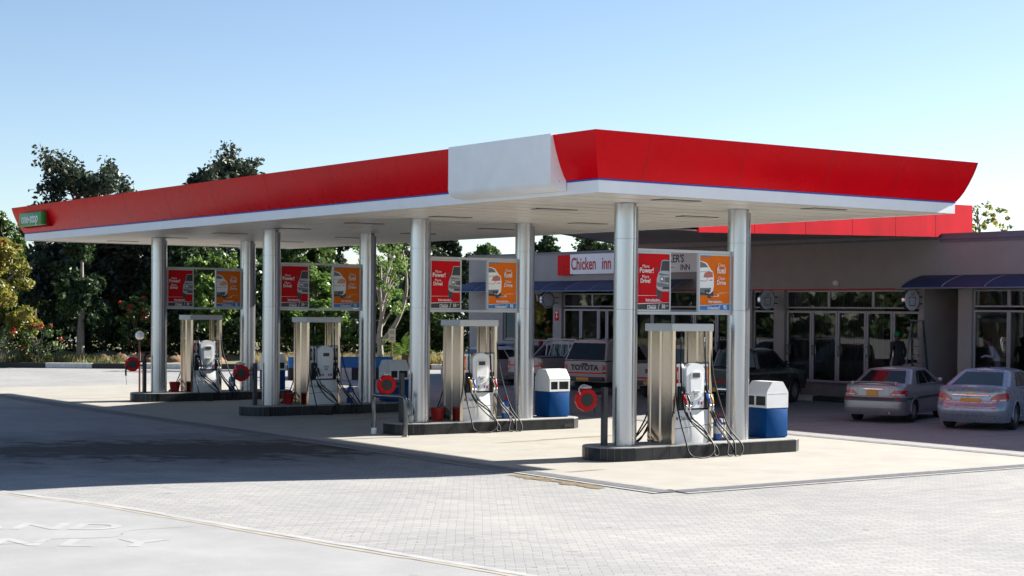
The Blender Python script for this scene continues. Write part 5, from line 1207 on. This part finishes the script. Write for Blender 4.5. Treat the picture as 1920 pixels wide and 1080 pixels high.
tree('broadleaf_tree', 'tall dark broadleaf tree rising above the far left end of the canopy', 11.5, 58.0, 11.0, 8.6, 'slate', 1, base=.22, nc=330, nl=85, ls=0.129, tr=.26, group=G, clump=0.06, flat=.5)
tree('broadleaf_tree', 'dark two trunked tree just right of the tallest left tree', 14.4, 57.0, 8.3, 6.0, 'dark', 2, base=.16, nc=204, nl=162, ls=0.122, tr=.22, trunks=2, group=G, clump=0.092)
tree('broadleaf_tree', 'pale trunk tree at the kerb in front of the dark left trees', 9.2, 53.0, 6.4, 3.0, 'dark', 31, base=.5, nc=68, nl=135, ls=0.116, tr=.24, bark=m_barklt, group=G, clump=0.106, limbs=4)
tree('broadleaf_tree', 'low dark spreading tree filling the gap beside the first column', 15.3, 54.0, 6.7, 6.4, 'dark', 3, base=.06, nc=221, nl=148, ls=0.122, tr=.2, group=G, clump=0.092)
tree('autumn_tree', 'yellow leaved tree with orange tints at the left edge', 4.5, 52.0, 5.9, 3.9, 'yellow', 4, base=.12, nc=127, nl=135, ls=0.102, tr=.13, bark=m_barklt, group=G, clump=0.099, red=.06)
tree('flowering_shrub', 'sparse shrub with red flowers and pale stems by the left kerb', 6.4, 50.6, 1.95, 2.2, 'mid', 5, base=.25, nc=44, nl=35, ls=0.068, tr=.035, bark=m_barklt, trunks=3, cat='shrub', red=.2, clump=0.106)
tree('flowering_shrub', 'pale stemmed shrub with red flowers under the yellow tree', 4.7, 50.9, 1.9, 1.8, 'mid', 6, base=.3, nc=30, nl=24, ls=0.068, tr=.035, bark=m_barklt, trunks=3, cat='shrub', red=.2, clump=0.106)
tree('flowering_shrub', 'tall shrub with red flower heads beside the leftmost column', 11.2, 51.1, 3.3, 1.7, 'mid', 7, base=.3, nc=44, nl=67, ls=0.082, tr=.05, cat='shrub', red=.5, clump=0.132)
tree('broadleaf_tree', 'sparse grey green tree rising above the canopy right of the tall dark tree', 19.5, 60.2, 12.0, 7.0, 'slate', 8, base=.45, nc=260, nl=85, ls=0.136, tr=.24, group=G, clump=0.06, flat=.6)
tree('broadleaf_tree', 'light green tree between the two farthest columns', 14.6, 49.9, 5.6, 3.0, 'bright', 9, base=.25, nc=81, nl=148, ls=0.095, tr=.13, group=G, clump=0.112)
tree('broadleaf_tree', 'dark tree behind the farthest right column', 18.9, 54.6, 6.9, 5.6, 'dark', 10, base=.08, nc=204, nl=148, ls=0.122, tr=.2, group=G, clump=0.092)
tree('broadleaf_tree', 'bright green bushy tree behind the second poster frame', 19.4, 47.9, 5.1, 4.2, 'bright', 11, base=.12, nc=136, nl=162, ls=0.102, tr=.14, group=G, clump=0.106)
tree('broadleaf_tree', 'mid green tree under the soffit behind the third island', 24.6, 59.9, 8.0, 6.6, 'mid', 12, base=.12, nc=187, nl=148, ls=0.136, tr=.2, group=G, clump=0.092)
tree('cypress', 'dark column cypress left of the bare limbed tree', 33.6, 71.9, 10.5, 2.3, 'cyp', 13, base=.02, nc=187, nl=135, ls=0.109, tr=.15, shape='column', group=G, clump=0.145)
tree('cypress', 'dark rounded cypress seen above the third poster frame', 34.1, 59.3, 8.4, 3.6, 'cyp', 14, base=.02, nc=221, nl=148, ls=0.116, tr=.18, shape='column', group=G, clump=0.132)
bt_ = tree('bare_tree', 'pale bare limbed tree with forked trunk and thin yellow green leaves', 19.9, 42.6, 6.4, 3.4, 'bright', 15, base=.42, nc=51, nl=56, ls=0.075, tr=.17, bark=m_barklt, group=G, clump=0.086, limbs=14)
mb = MB(); mb.tube(crom([(.05,0,1.2), (.55,-.5,2.2), (.9,-.7,3.3), (.95,-.75,4.3), (.7,-.8,5.6)], 6), [.13*(1-.8*i/25) for i in range(25)], 8); mb.tube(crom([(.9,-.7,3.3), (1.5,-1.2,3.7), (2.1,-1.7,3.9)], 5), [.06*(1-.7*i/11) for i in range(11)], 6); mb.tube(crom([(0,0,1.0), (-.5,.3,2.4), (-.6,.45,3.8), (-.9,.6,5.2)], 6), [.10*(1-.8*i/19) for i in range(19)], 7)
bt_.rotation_euler.z = 0; mb.build('limb', m_barklt, bt_, smooth=True)
tree('broadleaf_tree', 'feathery grey green tree behind the bare limbed tree', 26.5, 52.0, 7.4, 5.6, 'grey', 16, base=.1, nc=153, nl=108, ls=0.116, tr=.16, group=G, clump=0.092)
tree('broadleaf_tree', 'dark bush tree low behind the palm', 24.0, 45.8, 4.0, 4.2, 'mid', 17, base=.1, nc=119, nl=148, ls=0.102, tr=.12, group=G, clump=0.106)
for i, (x, y, h, w_, lf, lb_) in enumerate([(43.3, 67.5, 7.3, 4.6, 'mid', 'small round treetop above the left end of the shop roof'), (46.0, 66.0, 8.0, 5.0, 'dark', 'dark treetop above the shop roof just left of the red lettered sign'), (49.5, 63.5, 8.2, 6.0, 'dark', 'dark treetop above the shop roof over the red lettered sign')]):
    tree('broadleaf_tree', lb_, x, y, h, w_, lf, 40+i, base=.3, nc=102, nl=121, ls=0.136, tr=.2, group=G, clump=0.099)
tree('autumn_tree', 'tree with yellowing leaves behind the red link roof at the right', 40.6, 24.1, 8.0, 2.6, 'yellow', 50, base=.4, nc=110, nl=16, ls=.10, tr=.16, clump=0.075, group=G)
tree('broadleaf_tree', 'green tree behind the yellow tree at the left edge', 10.5, 70.5, 8.2, 6.0, 'mid', 51, base=.1, nc=153, nl=135, ls=0.136, tr=.2, group=G, clump=0.092)
tree('broadleaf_tree', 'tall thin tree at the left edge beyond the yellow tree', 13.4, 71.5, 9.0, 3.4, 'dark', 52, base=.35, nc=102, nl=121, ls=0.122, tr=.16, group=G, clump=0.106)
tree('broadleaf_tree', 'dark tree filling the gap behind the paired dark trees at the left', 17.5, 62.5, 7.6, 7.5, 'dark', 53, base=.05, nc=170, nl=110, ls=.14, tr=.2, group=G)
# hedge
def hedge(name, label, pts, h, wd, leaf, seed):
    rng = np.random.default_rng(seed); rr = random.Random(seed); t = empty(name, (*pts[0], .2), 0, label, 'hedge'); cs = []; mb = MB()
    for p, q in zip(pts[:-1], pts[1:]):
        L_ = math.dist(p, q); n = int(L_/.28)
        for i in range(n):
            u = i/n; bx, by = p[0]+(q[0]-p[0])*u-pts[0][0], p[1]+(q[1]-p[1])*u-pts[0][1]
            for z in np.arange(.2, h, .42): cs.append((bx+rr.gauss(0,.1)*wd, by+rr.gauss(0,.25)*wd, z*rr.uniform(.9,1.05), .38*rr.uniform(.7,1.2)))
            if i % 3 == 0: mb.tube([(bx, by, -.2), (bx+rr.gauss(0,.1), by+rr.gauss(0,.1), h*.8)], [.03, .01], 5)
    mb.build('stem', m_bark, t); leaf_object('foliage', leaf_cloud(cs, 42, .10, rng), LM[leaf], t); return t
hedge('hedge', 'long dark clipped hedge behind the second and third islands', [(15.5, 51.2), (20.5, 48.6), (27.5, 43.2)], 1.95, .9, 'hedge', 60)
hedge('hedge', 'dark hedge behind the soil heaps at the left', [(0.0, 64.5), (8.0, 59.6), (12.0, 56.0), (16.5, 52.4)], 2.3, 1.2, 'hedge', 61)
# palm
pl = empty('palm', (20.6, 41.4, .2), 0, 'low green palm with arching fronds beside the yellow sign', 'palm'); rr = random.Random(9); mb = MB(); mb.tube([(0,0,-.2), (0,0,.5)], [.28, .22], 10); mb.build('trunk', m_bark, pl)
V = []
for k in range(34):
    a = rr.uniform(0, 2*pi); L_ = rr.uniform(1.4, 2.1); e0 = rr.uniform(.25, 1.45); P = [Vector((cos(a)*L_*u*cos(e0)*(1+.2*u), sin(a)*L_*u*cos(e0)*(1+.2*u), .5+L_*(u*sin(e0)-.55*u*u*(1.2-.4*e0)))) for u in [i/14 for i in range(15)]]
    sd = Vector((-sin(a), cos(a), 0))
    for i in range(1, 14):
        for s_ in (-1, 1):
            d = (P[i+1]-P[i]).normalized(); ll = .42*(1-abs(i/14-.45)); tip = P[i]+(sd*s_+d*.7).normalized()*ll-Vector((0,0,.10)); V += [P[i]-d*.02, P[i].lerp(tip, .5)-d*.025, tip, P[i].lerp(tip, .5)+d*.025]
leaf_object('fronds', np.array([tuple(v) for v in V]), LM['bright'], pl)
# far woodland: one mass far behind, reaching round to the left of the picture
rng = np.random.default_rng(77); rr = random.Random(77); cs = []
for i in range(1500):
    a = radians(rr.uniform(18, 128)); d = rr.uniform(120, 165); h = 6.0+1.2*sin(a*23)+1.0*sin(a*57+1)+(3 if a > radians(84) else 0)
    if radians(36) < a < radians(52): h -= 1.0
    cs.append((CAM.x+d*cos(a), CAM.y+d*sin(a), rr.uniform(-1, 1)**1*h*.5+h*.45, rr.uniform(1.0, 2.2)))
tag(leaf_object('far_woodland', leaf_cloud(cs, 60, .55, rng), LM['wood']), kind='stuff')

# ================================================================ ROADSIDE THINGS
m_pole = mat('galvanised_pole', (.45,.46,.47), .5, metal=.5, var=.1)
s = empty('street_lamp', (16.2, 49.2, .2), 0, 'white street lamp with a slanting arm behind the farthest right column', 'street lamp')
mb = MB(); mb.tube([(0,0,-.2), (0,0,5.2)], [.09, .07], 10); mb.build('pole', m_pole, s, smooth=40); mb = MB(); mb.bar((0,0,5.2), (-.35,.3,5.65), .09, .09); mb.build('arm', m_pole, s); mb = MB(); mb.box(-.75, -.3, .2, .5, 5.6, 5.72, b=.03); mb.build('lamp_head', m_binwhite, s)
s = empty('post', (26.2, 51.5, .2), 0, 'thin white post behind the palm', 'post'); mb = MB(); mb.cyl((0,0,-.2), .09, 5.4, 'z', 10); mb.build('shaft', m_pole, s, smooth=40); mb = MB(); mb.cyl((0,0,5.2), .11, .08, 'z', 10); mb.build('top_cap', m_pole, s)
s = empty('sign_post', (18.1, 38.6, .0), radians(-35), 'faded yellow sign board on a wooden post left of the palm', 'sign'); m_ysign = mat('faded_yellow_board', (.55,.40,.16), .7, var=.35, scale=4, dirt=(.6,.55,.42)); m_wood = mat('wood_post', (.30,.19,.09), .8, var=.3)
mb = MB(); mb.box(-.04, .04, -.03, .03, 0, 1.95); mb.build('post', m_wood, s); mb = MB(); mb.box(-.15, .15, -.055, -.032, 1.35, 1.95); mb.build('board', m_ysign, s)
mb = MB(); 
for z, w_ in ((1.82,.09),(1.74,.11),(1.55,.1),(1.47,.07)): mb.box(-w_, w_, -.058, -.0555, z, z+.035)
mb.build('worn_marks', m_pgrey, s)
bw = empty('low_wall', (11.5, 33.3, 0), atan2(-1.1, 3.6), 'low blue painted wall with black and white base beyond the third island', 'wall'); mb = MB(); mb.box(-1.2, 3.0, -.15, .15, .48, .92); mb.build('blue_band', mat('blue_wall_paint', (.03,.16,.42), .6, var=.2), bw); mb = MB()
for i in range(10): mb.box(-1.2+i*.42, -1.2+i*.42+.41, -.16, .16, 0, .479, i % 2)
mb.build('painted_base', [m_kb, m_kw], bw)
h = empty('house', (41, 87, 0), radians(35), 'distant house with an orange tiled roof showing between the second pair of posters', 'house'); m_tileroof = mat('orange_roof_tiles', (.40,.12,.06), .8, var=.3, scale=2, stretch=(1,1,6)); mb = MB(); mb.box(-4, 4, -3, 3, 0, 4.2); mb.build('wall', mat('cream_render', (.45,.40,.33), .8, var=.1), h)
mb = MB(); mb.add([(-4.5,-3.5,4.2),(4.5,-3.5,4.2),(4.5,3.5,4.2),(-4.5,3.5,4.2),(-2.2,0,7.0),(2.2,0,7.0)], [(0,1,5,4),(2,3,4,5),(1,2,5),(3,0,4),(0,3,2,1)]); mb.build('roof', m_tileroof, h)
mb = MB()
for x in (-2.5, 0, 2.5): mb.box(x-.6, x+.6, -3.04, -3.0, 1.4, 2.8)
mb.build('window', m_carglass, h)
sh = empty('carport', (29, 63, 0), radians(30), 'pale blue curved shed roof between the second pair of posters', 'shed'); mb = MB(); n = 12
vs = [(2.3*cos(pi-pi*i/n), y, 4.4+.55*sin(pi*i/n)) for y in (-2, 2) for i in range(n+1)]; mb.add(vs+[(x, y, z-.05) for x, y, z in vs], [(i, i+1, n+1+i+1, n+1+i) for i in range(n)]+[(2*n+2+i, 3*n+3+i, 3*n+4+i, 2*n+3+i) for i in range(n)]); mb.build('roof', mat('blue_sheet_roof', (.06,.28,.52), .4, var=.1), sh, smooth=True)
for sx in (-2.2, 2.2):
    for y in (-1.9, 1.9): mb = MB(); mb.cyl((sx, y, 0), .07, 4.4, 'z', 8); mb.build('post', m_pole, sh)
